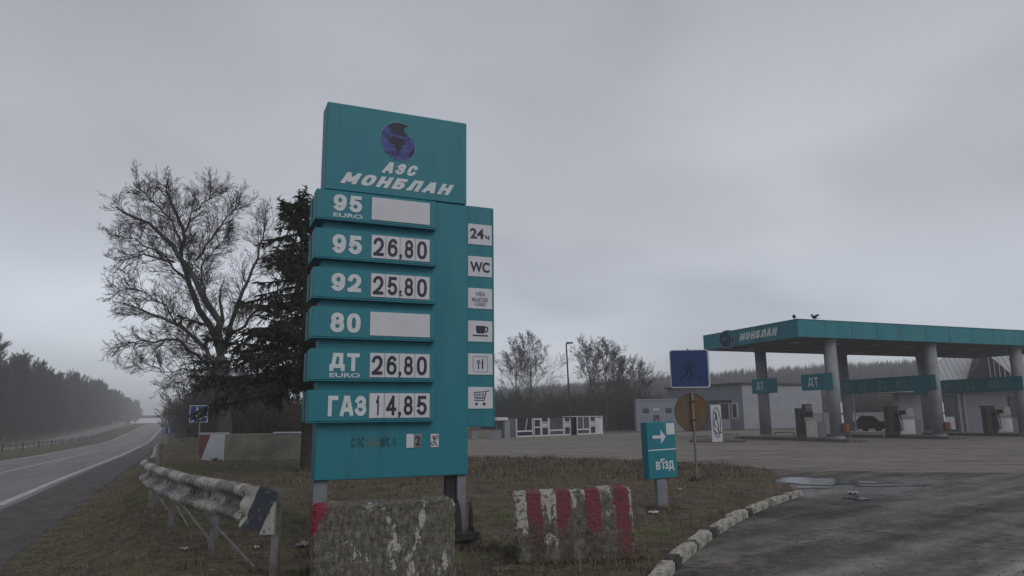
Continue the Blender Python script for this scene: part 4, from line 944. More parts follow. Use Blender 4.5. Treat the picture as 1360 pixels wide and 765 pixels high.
def fuel_pump(label, loc, rz, wide, flip=1):
    T = empty('fuel_pump', loc, rz, label, 'fuel pump', 'fuel pumps under the canopy')
    if not wide:
        m = MB(); m.box(-.45, -.05, -.25, .25, 0, 1.78, bev=.02); m.build('housing', 'pump_dark', T)
        m = MB(); m.box(-.03, .50, -.22, .22, 1.22, 1.62, bev=.02); m.box(-.0, .44, -.25, .25, 1.64, 2.02, bev=.02); h = m.build('head', 'pump_dark', T)
        m = MB(); m.box(.05, .42, -.228, -.2205, 1.30, 1.54); m.build('display', 'screen', h)
        m = MB(); m.box(.05, .38, -.258, -.2505, 1.72, 1.95); m.build('top_panel', 'pump_grey', h)
        m = MB(); m.box(-.03, .68, -.27, .25, .02, 1.0, bev=.015); m.build('cabinet', 'pump_pale', T)
        m = MB(); m.box(.70, 1.18, -.25, .25, 0, .96, bev=.015); m.build('side_cabinet', 'pump_grey', T)
    else:
        m = MB(); m.box(-1.0, -.42, -.3, .3, 0, 1.70, bev=.02); m.box(-1.05, -.40, -.32, .32, 1.72, 1.86, bev=.01); m.build('hose_tower', 'pump_dark', T)
        m = MB(); m.box(-.35, .20, -.28, .28, 1.12, 1.68, bev=.02); h = m.build('head', 'pump_pale', T)
        m = MB(); m.box(-.30, .14, -.287, -.2805, 1.34, 1.60); m.build('display', 'screen', h)
        m = MB(); m.box(.22, .68, -.24, .24, 1.18, 1.74, bev=.02); m.build('side_head', 'pump_pale', T)
        m = MB(); m.box(-.38, .68, -.32, .30, .04, 1.08, bev=.015); c = m.build('cabinet', 'pump_pale', T)
        m = MB(); m.box(-.30, .60, -.326, -.3205, .12, .98); m.build('door_panel', 'white_sheet', c)
        m = MB(); m.box(.71, 1.05, -.28, .28, 0, 1.0, bev=.015); m.build('side_cabinet', 'pump_grey', T)
    # hoses with nozzles
    for k in range(1 if not wide else 3):
        x = -.25-(.18*k if wide else 0); m = MB(); pts = [(x, -.34, 1.3), (x+.03, -.42, .8), (x+.06, -.40, .35), (x-.04, -.36, .3), (x-.07, -.33, .9)]
        for a, b in zip(pts, pts[1:]): m.tube(a, b, .022, n=6)
        m.box(x-.03, x+.03, -.40, -.30, 1.25, 1.45); m.build('hose', 'rubber', T)
    return T
fuel_pump('single narrow fuel pump with pale lower cabinet on the island nearest the road', cp(3.3, 3.6, .16), R(0), False)
fuel_pump('wide fuel pump with dark hose tower under the middle number board', cp(11.1, 3.3, .16), R(0), True)
fuel_pump('wide fuel pump with dark hose tower under the right number board', cp(19.0, 2.4, .16), R(0), True)
# low guard rails and cylinder boxes on islands
def low_barrier(label, p, q, h=.5):
    T = empty('low_barrier', p, math.atan2(q[1]-p[1], q[0]-p[0]), label, 'barrier', 'low tube barriers on the islands'); L = math.hypot(q[0]-p[0], q[1]-p[1])
    m = MB(); m.tube((0, 0, h), (L, 0, h), .035, n=8); m.build('rail', 'galvanised', T)
    for x in (.06, L-.06):
        m = MB(); m.tube((x, 0, 0), (x, 0, h-.03), .03, n=8); m.build('post', 'galvanised', T)
g = G(918, 586, .16); g2 = G(943, 586, .16); low_barrier('low bent tube barrier left of the white oval emblem board', (g.x, g.y, .16), (g2.x, g2.y, .16), .28)
g = G(958, 586, .16); g2 = G(982, 586, .16); low_barrier('low tube barrier right of the white oval emblem board', (g.x, g.y, .16), (g2.x, g2.y, .16), .38)
a = cp(3.3, -.3, .16)-E1*1.3; low_barrier('low tube barrier at the left foot of the first canopy island', (a.x-1.6, a.y+5.6, .02), (a.x-.3, a.y+5.6, .02), .45)
a = cp(4.2, 1.1, 0); low_barrier('low tube barrier at the right foot of the first canopy island', (a.x, a.y, .02), (a.x+2.2, a.y+.3, .02), .5)

# white board with the black oval emblem
def oval_board():
    a = G(953, 587, .16)
    T = empty('emblem_board', (a.x, a.y, .16), R(-12), 'tall white board with a black oval emblem standing on the small island', 'sign board')
    m = MB(); m.box(-.27, .27, -.05, .05, 0, 1.95, bev=.01); b = m.build('board', 'white_sheet', T)
    m = MB(); y0, y1 = -.058, -.051
    ov = lambda rx, rz: [(.02+rx*math.cos(t), 1.02+rz*math.sin(t)) for t in np.linspace(0, 2*math.pi, 25)[:-1]]
    m.stroke(ov(.19, .78), .035, y0, y1, closed=True)
    m.stroke([(-.04, 1.55), (.02, 1.25), (.10, .85), (.10, .55), (.0, .40), (-.10, .60)], .04, y0, y1)
    m.stroke([(-.05, 1.30), (-.12, .95), (-.02, .75), (.12, .60)], .035, y0, y1); m.prism([(-.06, 1.62), (.03, 1.50), (.06, 1.25), (-.02, 1.15)], y0, y1)
    m.stroke([(.10, .45), (.28, .52)], .04, y0, y1); m.build('oval_emblem', 'dark_letter', b)
oval_board()

# birds on the canopy edge
def bird(loc, rz, label, spread):
    T = empty('bird', loc, rz, label, 'bird')
    bm = bmesh.new(); bmesh.ops.create_uvsphere(bm, u_segments=10, v_segments=8, radius=.1)
    for v in bm.verts:
        v.co.x *= 1.7; v.co.z *= .95
        if v.co.x < 0: v.co.z += .25*v.co.x; v.co.y *= 1+v.co.x*2.5
        v.co.z += .14
    r = bmesh.ops.create_uvsphere(bm, u_segments=8, v_segments=6, radius=.055)
    for v in r['verts']: v.co += Vector((.15, 0, .25))
    r = bmesh.ops.create_cone(bm, segments=6, radius1=.018, radius2=.002, depth=.07)
    for v in r['verts']: c = v.co.copy(); v.co = Vector((c.z+.225, c.y, .25+c.x))
    me = bpy.data.meshes.new('body'); bm.to_mesh(me); bm.free(); me.materials.append(MATS['bird_dark']); o = bpy.data.objects.new('body', me); COL.objects.link(o); o.parent = T
    for s in (-1, 1):
        m = MB(); k = .16 if spread else .03; zz = .10 if spread else .0
        m.add([(.08, s*.06, .18), (-.12, s*.06, .16), (-.20, s*(.08+k), .14+zz), (.02, s*(.09+k), .17+zz), (.08, s*.06, .165), (-.12, s*.06, .145), (-.20, s*(.08+k), .13+zz), (.02, s*(.09+k), .16+zz)],
              [(0, 1, 2, 3), (4, 7, 6, 5), (0, 3, 7, 4), (1, 5, 6, 2), (2, 6, 7, 3), (0, 4, 5, 1)]); m.build('wing', 'bird_dark', T)
        m = MB(); m.tube((.0, s*.03, 0), (.0, s*.03, .09), .008, n=5); m.build('leg', 'bird_dark', T)
    m = MB(); m.box(-.36, -.14, -.035, .035, .08, .095); m.build('tail', 'bird_dark', T)
p = cp(.03, .25, 6.872); bird(p, R(70), 'dark bird perched at the near corner of the teal canopy', False)
p = cp(1.25, .0, 6.872); bird(p, R(200), 'dark bird with half open wings on the canopy front edge', True)

# ------------------------------------------------------------------ shop under the right part of the canopy
def shop():
    o = cp(26.0, 14.0); T = empty('shop_building', o, R(-20), 'grey station shop with pale ribbed gable roof behind the canopy columns', 'building')
    W, Dp, H = 26, 7, 3.9
    m = MB(); m.box(0, W, 0, Dp, 0, H); m.build('wall', 'grey_cladding', T)
    m = MB(); m.prism([(-.5, H), (3.2, 6.9), (W, 6.9), (W, H)], -.4, Dp/2) if False else None
    # pitched roof: eaves at the front, ridge along the middle, hipped left end
    m.v = []; m.f = []; m.m = []
    m.add([(-.6, -.7, H), (W, -.7, H), (W, Dp/2, 6.9), (3.4, Dp/2, 6.9), (-.6, Dp+.6, H), (W, Dp+.6, H)], [(0, 1, 2, 3), (0, 3, 4), (4, 3, 2, 5), (0, 4, 5, 1)])
    rf = m.build('roof', 'roof_metal', T)
    m = MB()
    sl = math.atan2(6.9-H, Dp/2+.7)
    for i in range(64):
        x = -.4+i*.4
        top = min(1.0, max(.05, (x+.6)/4.0)); y1 = -.7+(Dp/2+.7)*top; z1 = H+(6.9-H)*top
        m.bar((x, -.7, H+.02), (x, y1, z1+.02), .05, .05)
    m.build('roof_rib', 'roof_metal', rf)
    m = MB(); m.box(-.65, W, -.78, -.70, H-.28, H+.02); m.build('gutter', 'dark_trim', T)
    # dark gabled dormer
    m = MB(); m.prism([(3.4, H+.03), (7.4, H+.03), (5.1, 6.5)], -1.0, 2.6); m.build('dormer', 'dark_trim', T)
    m = MB()
    for i in range(7): m.box(5.2+i*.35, 5.26+i*.35, -1.06, -1.004, H+.1, 6.1-i*.30)
    m.build('dormer_slat', 'roof_metal', T)
    for x0, x1, z0, z1 in ((1.5, 2.6, .15, 2.9), (6.6, 8.2, .9, 2.8), (9.6, 12.2, .4, 2.9), (13.6, 15.2, .9, 2.8)):
        m = MB(); m.box(x0-.1, x1+.1, -.06, -.003, z0-.1, z1+.1); w = m.build('window', 'dark_trim', T)
        m = MB(); m.box(x0, x1, -.075, -.062, z0, z1); m.build('pane', 'glass_dark', w)
    m = MB(); m.box(1.75, 2.45, -.10, -.078, .2, 1.25); m.build('door_panel', 'white_frame', T)
    for x in (2.85, 3.25): m = MB(); m.box(x, x+.14, -.12, -.001, 0, H-.1); m.build('pilaster', 'pale_cladding', T)
    m = MB(); m.box(-5.6, .4, -1.6, 2.4, 3.35, 3.62); m.build('porch_roof', 'roof_metal', T)
    m = MB(); m.box(-1.7, -.02, -.8, 2.2, 0, 3.34); m.build('porch_wall', 'pale_cladding', T)
    m = MB(); m.tube((-5.3, -1.3, 0), (-5.3, -1.3, 3.34), .06, n=8); m.build('porch_post', 'column_paint', T)
shop()

# pale concrete fence behind the canopy
def panel_fence():
    a = Vector((31, 78, 0)); b = Vector((62, 88, 0)); T = empty('concrete_fence', a, math.atan2(b.y-a.y, b.x-a.x), 'low pale concrete panel fence behind the parked car', 'fence'); L = (b-a).length; n = 12
    for i in range(n):
        x0 = i*L/n; m = MB(); m.box(x0+.08, x0+L/n-.08, -.05, .05, 0, 1.75, bev=.02); m.build('panel', 'pale_fence', T); m = MB(); m.box(x0-.075, x0+.075, -.09, .09, 0, 1.85, bev=.02); m.build('post', 'pale_fence', T)
panel_fence()

# parked car
def car():
    g = G(1146, 573.5); T = empty('parked_car', (g.x, g.y+.5, 0), R(196), 'dark maroon saloon car parked behind the canopy column', 'car')
    m = MB(); W = .86
    body = [(-2.15, .30), (-2.18, .62), (-2.05, .86), (-1.35, .93), (1.05, .90), (1.85, .80), (2.12, .66), (2.16, .40), (2.10, .26), (-2.05, .24)]
    n = len(body); vs = []
    for s, sh in ((-1, .93), (-1, 1.0), (1, 1.0), (1, .93)):
        for x, z in body:
            k = .96 if abs(s*sh) < .95 else 1; yy = s*W*(1 if sh == 1 else 1)
            vs.append((x*(1 if sh == 1 else .985), s*(W if sh == 1 else W+.02)-(.0), z if sh == 1 else .3+(z-.3)*.93))
    # two side skins bulging slightly
    order = [vs[0:n], vs[n:2*n], vs[2*n:3*n], vs[3*n:4*n]]; rings = [order[0], order[1], order[2], order[3]]
    m.add([q for r_ in rings for q in r_], [(i+k*n, (i+1) % n+k*n, (i+1) % n+(k+1)*n, i+(k+1)*n) for k in range(3) for i in range(n)]+[tuple(range(n)), tuple(range(4*n-1, 3*n-1, -1))]); b = m.build('body', 'car_paint', T)
    m = MB(); cab = [(-1.55, .90), (-1.05, 1.38), (.25, 1.42), (1.0, .90)]
    vs = [(x, s*(.78 if z < 1 else .60), z) for s in (-1, 1) for x, z in cab]; m.add(vs, [(0, 1, 2, 3), (7, 6, 5, 4), (0, 4, 5, 1), (1, 5, 6, 2), (2, 6, 7, 3)]); m.build('cabin', 'car_paint', T)
    for s in (-1, 1):
        m = MB(); vs = [(x, s*(.795-(z-.93)*.37), z) for x, z in ((-1.40, .96), (-1.02, 1.32), (.20, 1.35), (.82, .96))]; vs += [(x, y-s*.02, z) for x, y, z in vs]; m.add(vs, [(0, 1, 2, 3), (4, 5, 6, 7), (0, 1, 5, 4), (1, 2, 6, 5), (2, 3, 7, 6), (3, 0, 4, 7)]); m.build('side_window', 'glass_dark', T)
    m = MB(); m.add([(.98, -.70, .94), (.98, .70, .94), (.32, .55, 1.40), (.32, -.55, 1.40), (1.0, -.70, .96), (1.0, .70, .96), (.34, .55, 1.42), (.34, -.55, 1.42)], [(0, 1, 2, 3), (4, 5, 6, 7), (0, 1, 5, 4), (1, 2, 6, 5), (2, 3, 7, 6), (3, 0, 4, 7)]); m.build('windscreen', 'lamp_and_glare_glass', T)  # windscreen glare is put into the glass colour, pale unlike the other windows
    m = MB(); m.add([(-1.56, -.70, .95), (-1.56, .70, .95), (-1.10, .55, 1.36), (-1.10, -.55, 1.36), (-1.58, -.70, .97), (-1.58, .70, .97), (-1.12, .55, 1.38), (-1.12, -.55, 1.38)], [(0, 1, 2, 3), (4, 5, 6, 7), (0, 1, 5, 4), (1, 2, 6, 5), (2, 3, 7, 6), (3, 0, 4, 7)]); m.build('rear_window', 'glass_dark', T)
    for x in (-1.32, 1.32):
        for s in (-1, 1):
            m = MB(); m.tube((x, s*.70, .31), (x, s*.89, .31), .31, n=20); w = m.build('wheel', 'rubber', T); m = MB(); m.tube((x, s*.885, .31), (x, s*.895, .31), .19, n=14); m.build('rim', 'galvanised', w)
    for s in (-1, 1):
        m = MB(); m.box(2.08, 2.17, s*.62-.17, s*.62+.17, .55, .70, bev=.01); m.build('headlight', 'lamp_and_glare_glass', T); m = MB(); m.box(-2.20, -2.12, s*.66-.16, s*.66+.16, .58, .76, bev=.01); m.build('tail_light', 'tail_red', T)
    m = MB(); m.box(2.12, 2.22, -.8, .8, .30, .46, bev=.02); m.build('front_bumper', 'dark_trim', T); m = MB(); m.box(-2.24, -2.14, -.8, .8, .30, .48, bev=.02); m.build('rear_bumper', 'dark_trim', T)
car()

# ------------------------------------------------------------------ long grey building and its low wing
def grey_building():
    c = G(985, 571); o = Vector((25.3, 80.0, 0)); lu = Vector((-.42, .907, 0)); ru = Vector((.87, .493, 0))
    T = empty('grey_building', o, math.atan2(ru.y, ru.x), 'long flat roofed grey building with dark roof edge beyond the forecourt', 'building')
    # local frame: x along the right face, left face leans back
    inv = Matrix.Rotation(-math.atan2(ru.y, ru.x), 3, 'Z'); L2 = inv @ (lu*13.5); RX = 13.2; H = 5.0
    def quadbox(m, a, b, c_, d, z0, z1): m.add([(q[0], q[1], z) for z in (z0, z1) for q in (a, b, c_, d)], [(3, 2, 1, 0), (4, 5, 6, 7), (0, 1, 5, 4), (1, 2, 6, 5), (2, 3, 7, 6), (3, 0, 4, 7)])
    A = (0, 0); B = (RX, 0); C_ = (RX+L2.x, L2.y); Dd = (L2.x, L2.y)
    m = MB(); quadbox(m, A, B, C_, Dd, 0, H); m.build('wall', 'grey_cladding', T)
    m = MB(); m.box(.02, RX, -.05, -.003, .1, H-.06); m.build('front_cladding', 'pale_cladding', T)
    m = MB(); quadbox(m, (-.5, -.35), (RX+.2, -.25), (C_[0]+.2, C_[1]+.2), (Dd[0]-.35, Dd[1]+.2), H+.003, H+.17); m.build('roof', 'dark_trim', T)
    # openings on the left face; build in a frame whose x runs along the left face
    F = empty('left_face', (Dd[0], Dd[1], 0)); F.parent = T; F.rotation_euler = (0, 0, math.atan2(-L2.y, -L2.x)); FL = math.hypot(L2.x, L2.y)
    F.name = 'left_wall_fittings'
    def fit(name, x0, x1, z0, z1, y0, y1, m_): q = MB(); q.box(x0, x1, y0, y1, z0, z1); return q.build(name, m_, F)
    fit('door_frame', FL-3.9, FL-2.1, .0, 3.05, -.07, -.003, 'white_frame'); fit('door_glass', FL-3.75, FL-2.25, 1.2, 2.9, -.09, -.071, 'glass_grey'); fit('door_leaf', FL-3.7, FL-2.3, .1, 1.1, -.1, -.071, 'white_sheet')
    fit('lintel', FL-5.4, FL-1.8, 3.1, 3.3, -.5, -.003, 'dark_trim')
    fit('window_frame', FL-1.7, FL-.7, 1.2, 3.0, -.07, -.003, 'white_frame'); fit('window_pane', FL-1.55, FL-.95, 1.35, 2.85, -.08, -.071, 'glass_dark')
    fit('sign_panel', 1.0, 2.2, .1, 2.5, -.08, -.003, 'pale_cladding')
    # low wing
    p0 = Vector((13.45, 79.5, 0)); p1 = Vector((18.0, 78.9, 0)); an = math.atan2(p1.y-p0.y, p1.x-p0.x)
    T2 = empty('low_wing', p0, an, 'low grey outbuilding with two small dark windows left of the long grey building', 'building'); L = (p1-p0).length+.4
    m = MB(); m.box(0, L, 0, 7, 0, 3.35); m.build('wall', 'grey_cladding', T2); m = MB(); m.box(-.06, L+.02, -.06, 7.05, 3.353, 3.45); m.build('roof_edge', 'pale_cladding', T2)
    for x in (.75, 3.2): m = MB(); m.box(x, x+.62, -.05, -.003, 1.95, 2.45); w = m.build('window', 'dark_trim', T2); m = MB(); m.box(x+.05, x+.57, -.062, -.052, 2.0, 2.40); m.build('pane', 'glass_dark', w)
    m = MB(); m.box(1.85, 2.45, -.05, -.003, .05, 1.7); m.build('door', 'dark_trim', T2); m = MB(); m.box(1.8, 2.5, -.07, -.003, 2.2, 2.4); m.build('name_plate', 'white_sheet', T2)
    m = MB(); m.box(1.98, 2.3, -.065, -.052, .9, 1.3); m.box(2.02, 2.26, -.065, -.052, .4, .7); m.build('door_notice', 'grey_print', T2)
grey_building()

# ------------------------------------------------------------------ derelict kiosk frames
def kiosks():
    a = G(685.4, 581); b = G(800, 576.3); b2 = a+(b-a)
    d = Vector((b.x-a.x, b.y-a.y, 0)); L = d.length; an = math.atan2(d.y, d.x); per = L/(800-685.4)
    def X(u): return (u-685.4)*per*(1.0+0.0)      # along the row
    def kiosk(u0, u1, label, bays, H0, H1, awn=False):
        T = empty('kiosk', a+d/L*X(u0), an, label, 'kiosk', 'white framed kiosks by the trees'); W = X(u1)-X(u0)
        H = H0
        m = MB(); m.box(0, W, .9, .96, 0, H); m.build('back_wall', 'dark_trim', T)
        m = MB(); m.box(-.04, W+.04, -.06, 1.0, H, H+.06); m.build('roof', 'dark_trim' if not awn else 'white_frame', T)
        m = MB(); m.box(-.03, .0, .0, .9, .03, H-.02); m.build('side_wall', 'grey_cladding', T)
        for (p, q, kind) in bays:
            x0, x1 = X(p)-X(u0), X(q)-X(u0); w = .10
            if kind == 'open': continue
            m = MB()
            m.box(x0, x0+w, -.05, .02, 0, H-.01); m.box(x1-w, x1, -.05, .02, 0, H-.01); m.box(x0+w, x1-w, -.045, .015, .0, .12); 
            if kind in ('win', 'win2'): m.box(x0+w, x1-w, -.045, .015, .42, .54)
            if kind == 'win2': m.box((x0+x1)/2-.04, (x0+x1)/2+.04, -.042, .012, .54, H-.02)
            if kind == 'broken': m.box(x0+w, x1-w, -.045, .015, .42, .54); m.bar(((x0+x1)/2+.10, -.02, .55), ((x0+x1)/2+.35, -.02, H-.03), .07, .05)
            if kind == 'door': m.box(x0+w, x1-w, -.045, .015, H-.14, H-.02); m.box(x0+w, x1-w, -.045, .015, .72, .82)
            if kind == 'hatch': m.box(x0+w, x1-w, -.045, .015, 1.12, 1.20); m.box(x0+w, x1-w, -.045, .015, .72, .82)
            fr = m.build('frame', 'white_frame', T)
            if kind in ('win', 'broken', 'door', 'hatch', 'win2'):
                m = MB(); m.box(x0+w+.002, x1-w-.002, -.005, .003, .125, H-.03); m.build('pane', 'glass_grey' if kind in ('win2', 'win') else 'glass_dark', fr)
            if kind == 'poster':
                m = MB(); m.box(x0+w, x1-w, -.03, .0, .12, H-.1); pst = m.build('poster', 'white_sheet', fr)
                m = MB(); rr_ = random.Random(3)
                for k in range(9): zz = .25+k*.11; m.stroke([(x0+w+.06+rr_.uniform(0, .15), zz), (x0+w+.2+rr_.uniform(0, .2), zz+rr_.uniform(-.04, .05))], .03, -.036, -.031)
                m.build('poster_print', 'grey_print', pst)
            if kind == 'hatch': m = MB(); m.box(x0+w+.05, x1-w-.05, -.03, -.006, .86, 1.06); m.build('hatch', 'white_frame', fr)
        return T
    kiosk(685.4, 754, 'left derelict kiosk of white window frames with a broken mullion, by the bare trees', [(685.4, 705, 'broken'), (706, 715, 'door'), (715.3, 724.7, 'hatch'), (725, 744.6, 'win'), (745, 753.5, 'hatch')], 1.52, 1.5)
    kiosk(755, 801, 'right derelict kiosk with pale awning edge and a printed white panel', [(755, 762, 'open'), (762.5, 781, 'win2'), (781.3, 790, 'hatch'), (790.3, 800.5, 'poster')], 1.60, 1.5, True)
    p = G(664, 583); T = empty('metal_shed', (p.x-.3, p.y+1.2, 0), an+.1, 'small dark shed with a white roof edge left of the kiosk frames', 'shed')
    m = MB(); m.box(0, 1.1, 0, 1.5, 0, 1.35); m.build('wall', 'glass_grey', T); m = MB(); m.box(-.3, 1.2, -.3, 1.6, 1.353, 1.6, bev=.03); m.build('roof', 'white_frame', T); m = MB(); m.box(.9, 1.9, .05, 1.4, 0, 1.30); m.build('annex', 'grey_cladding', T)
    m = MB(); m.box(.2, .8, -.03, -.002, .55, 1.2); m.build('window', 'glass_dark', T)
    p = G(626, 583.5); q = G(666, 582.5); d2 = q-p; T = empty('low_wall', p, math.atan2(d2.y, d2.x), 'low grey concrete wall with a pale patch beside the shed', 'wall')
    m = MB(); m.box(0, d2.length, 0, .2, 0, .68, bev=.02); m.build('wall_body', 'pale_fence', T); m = MB(); m.box(.5, 1.3, -.02, -.002, .08, .6); m.build('pale_patch', 'wall_concrete', T); m = MB(); m.box(-.02, d2.length+.02, -.03, .23, .683, .74); m.build('coping', 'dark_trim', T)
kiosks()

# lamp mast
def mast():
    T = empty('lamp_mast', (6.6, 84, 0), 0, 'tall thin lamp mast between the bare trees behind the kiosks', 'lamp post')
    p = D(752, 455, 84); T.location.x = p.x; m = MB(); m.tube((0.3, 0, 0), (0, 0, p.z-.2), .13, .08, 10); m.build('mast', 'dark_metal', T)
    m = MB(); m.bar((-.05, 0, p.z-.15), (.7, 0, p.z-.05), .12, .12); m.box(.0, .8, -.15, .15, p.z-.12, p.z+.05); m.build('lamp_head', 'dark_metal', T)
mast()

# ------------------------------------------------------------------ old wall with painted end
def old_wall():
    a = G(262, 606); b = G(297, 612); c = G(400, 611)
    an = math.atan2(c.y-b.y, c.x-b.x); L = (c-b).length
    T = empty('concrete_wall', (b.x, b.y, 0), an, 'old rough concrete wall with red and white painted end under the big bare tree', 'wall'); H = 1.03
    m = MB(); m.box(0, L, 0, .35, -.1, H, bev=.02); m.build('wall_panel', 'wall_concrete', T); m = MB(); m.box(L*.62, L+.02, -.03, .38, H+.002, H+.05); m.build('coping', 'wall_white', T)
    ea = Vector((a.x-b.x, a.y-b.y, 0)); rot = Matrix.Rotation(-an, 3, 'Z') @ ea; L2 = 1.15; ang = math.pi-R(10)
    E_ = MB(); E_.box(0, L2, -.3, 0, -.1, H+.03, bev=.015); e = E_.build('painted_end', 'wall_white', T); e.rotation_euler = (0, 0, ang); e.location = (-.01, .0, 0)
    m = MB(); m.prism([(.62, H-.02), (1.13, H-.02), (1.13, .45), (.98, .05)], .001, .006); m.build('red_paint', 'wall_red', e)
    m = MB(); m.prism([(.98, .05), (1.13, .45), (1.13, 0), (.8, 0), (.55, .0)], .001, .004); m.build('bare_patch', 'wall_concrete', e)
    m = MB(); m.bar((-.0+.60, .006, H), (.30, .006, .0), .03, .01) if False else m.box(0, L2+.02, -.31, .02, H+.032, H+.05); m.build('white_cap', 'wall_white', e)
old_wall()

# ------------------------------------------------------------------ small blue signs
def blue_sign(u, v0, v1, w_px, vbase, z, label, kind, rz=0.0):
    g = G((u), vbase, z); k = g.y/F_PX/1.0; top = D(u, v0, g.y); bot = D(u, v1, g.y); w = w_px*k*.98
    T = empty('road_sign', (g.x, g.y, z), rz, label, 'road sign'); z0 = bot.z-z; z1 = top.z-z; zc = (z0+z1)/2; h = z1-z0; cx = bot.x-g.x
    m = MB(); m.tube((0, 0, -.1), (cx, 0, z1-.05), .035, n=8); m.build('pole', 'galvanised', T)
    if kind == 'round': m = MB(); m.disc(cx, zc, h/2, -.07, -.04, 24, rx=w/2)
    else: m = MB(); m.box(cx-w/2, cx+w/2, -.07, -.04, z0, z1)
    p = m.build('plate', 'sign_white' if kind == 'stairs' else 'sign_blue', T)
    y0, y1 = -.080, -.0745
    if kind == 'stairs':
        m = MB(); m.box(cx-w*.46, cx+w*.46, -.074, -.0705, z0+h*.04, z1-h*.04); m.build('face', 'sign_blue', p)
        m = MB(); P = lambda *q: [(cx+a*w, zc+b*h) for a, b in q]
        m.disc(cx-.09*w, zc+.33*h, .06*h, y0, y1, 12, rx=.05*w); m.stroke(P((-.09, .24), (-.07, .0)), .10*w, y0, y1); m.stroke(P((-.08, .0), (-.14, -.2), (-.18, -.36)), .06*w, y0, y1); m.stroke(P((-.05, .0), (-.01, -.15), (.02, -.28)), .06*w, y0, y1); m.stroke(P((-.1, .2), (.03, .05)), .04*w, y0, y1)
        m.stroke(P((-.36, -.42), (-.1, -.36), (.02, -.30), (.16, -.30), (.18, -.24), (.28, -.24), (.30, -.17), (.44, -.17)), .05*w, y0, y1); m.build('walking_symbol', 'sign_white', p)
    elif kind == 'tri':
        m = MB(); m.prism([(cx-w*.36, zc-h*.36), (cx+w*.36, zc-h*.36), (cx, zc+h*.34)], -.078, -.0705); m.build('white_triangle', 'sign_white', p)
    else:
        m = MB(); m.prism([(cx-w*.05, zc-h*.34), (cx+w*.08, zc-h*.34), (cx+w*.08, zc+h*.34), (cx-w*.05, zc+h*.34)], -.078, -.0705); m.build('white_bar', 'sign_white', p)
blue_sign(264, 538.5, 561, 24.5, 607, -.05, 'blue rectangular road sign with a white walking figure on steps above the painted wall end', 'stairs')
blue_sign(224.5, 567, 577, 10, 590, -.9, 'small round blue road sign far off beside the road', 'round')
blue_sign(334, 562, 572.5, 9, 588, 0, 'small blue crossing sign with a white triangle, left of the pair behind the wall', 'tri')
blue_sign(355.5, 562, 572.5, 9, 588, 0, 'small blue crossing sign with a white triangle, right of the pair behind the wall', 'tri')

# ------------------------------------------------------------------ far bridge over the road
def bridge():
    y = 400; T = empty('overpass', (-190, y, .9), 0, 'low concrete overpass crossing the road at the horizon', 'bridge')
    m = MB(); m.box(-70, 90, -5, 5, 3.1, 3.9); m.build('deck', 'pale_fence', T)
    for s in (-5, 5): m = MB(); m.box(-70, 90, s-.15, s+.15, 3.902, 4.5); m.build('parapet', 'pale_fence', T)
    for x in (-38, -22, -3.5, 14): m = MB(); m.box(x-.4, x+.4, -.6, .6, -2, 3.09); m.build('pier', 'pale_fence', T)
bridge()

# barrier with posts along the median
def median_barrier():
    T = empty('median_barrier', (road_x(-11, 30), 30, 0), 0, 'low barrier of short posts and rail along the far carriageway', 'barrier'); ox, oy = T.location.x, T.location.y
    n = 0; y = 34
    m = MB(); prev = None
    while y < 210:
        x = road_x(-11.2, y); z = float(zr(y))+.2; q = Vector((x-ox, y-oy, z+.55))
        if prev is not None: m.bar(prev, q, .05, .22)
        prev = q; p = MB(); p.box(x-ox-.07, x-ox+.07, y-oy+.04, y-oy+.16, z-.1, z+.78); p.build('post', 'galvanised' if n % 3 else 'bark_pale', T); n += 1; y += 3.2
    m.build('rail', 'galvanised', T)
median_barrier()

# ------------------------------------------------------------------ trees
class Tree:
    def __init__(s, seed): s.r = random.Random(seed); s.seg = []
    def limb(s, p, d, L, r0, r1, n, bend, up):
        pts = [Vector(p)]; d = Vector(d).normalized(); q = Vector(p)
        for i in range(n):
            d = (d+Vector((s.r.gauss(0, bend), s.r.gauss(0, bend), s.r.gauss(0, bend)+up))).normalized(); q = q+d*(L/n); pts.append(q.copy())
        for i in range(n): s.seg.append((pts[i], pts[i+1], r0+(r1-r0)*i/n, r0+(r1-r0)*(i+1)/n))
        return pts
    def grow(s, p, d, L, r, lvl, spread=.75, up=.04, nchild=5, ratio=.62, bend=.13, minr=.006, t0=.25):
        n = 5 if lvl > 2 else (3 if lvl > 0 else 2)
        pts = s.limb(p, d, L, r, max(r*.35, minr), n, bend, up)
        if lvl <= 0: return
        dd = Vector(d).normalized()
        for k in range(nchild):
            t = t0+(1-t0)*(k+s.r.random()*.7)/nchild; t = min(t, .98); f = t*n; i = int(f); q = pts[i].lerp(pts[min(i+1, n)], f-i)
            ld = (pts[min(i+1, n)]-pts[i]).normalized(); a = s.r.uniform(0, 2*math.pi)
            o = ld.orthogonal(); o.rotate(Matrix.Rotation(a, 3, ld)); nd = (ld+o*s.r.uniform(spread*.6, spread*1.25)).normalized()
            s.grow(q, nd, L*ratio*s.r.uniform(.7, 1.15)*(1-.25*t), max(r*(1-.6*t)*.55, minr), lvl-1, spread, up, nchild, ratio, bend, minr, t0)
    def arrays(s, lo, hi):
        S = [q for q in s.seg if lo <= q[2] < hi]
        if not S: return None
        A = np.array([q[0][:] for q in S]); B = np.array([q[1][:] for q in S]); ra = np.array([q[2] for q in S]); rb = np.array([q[3] for q in S])
        return A, B, ra, rb
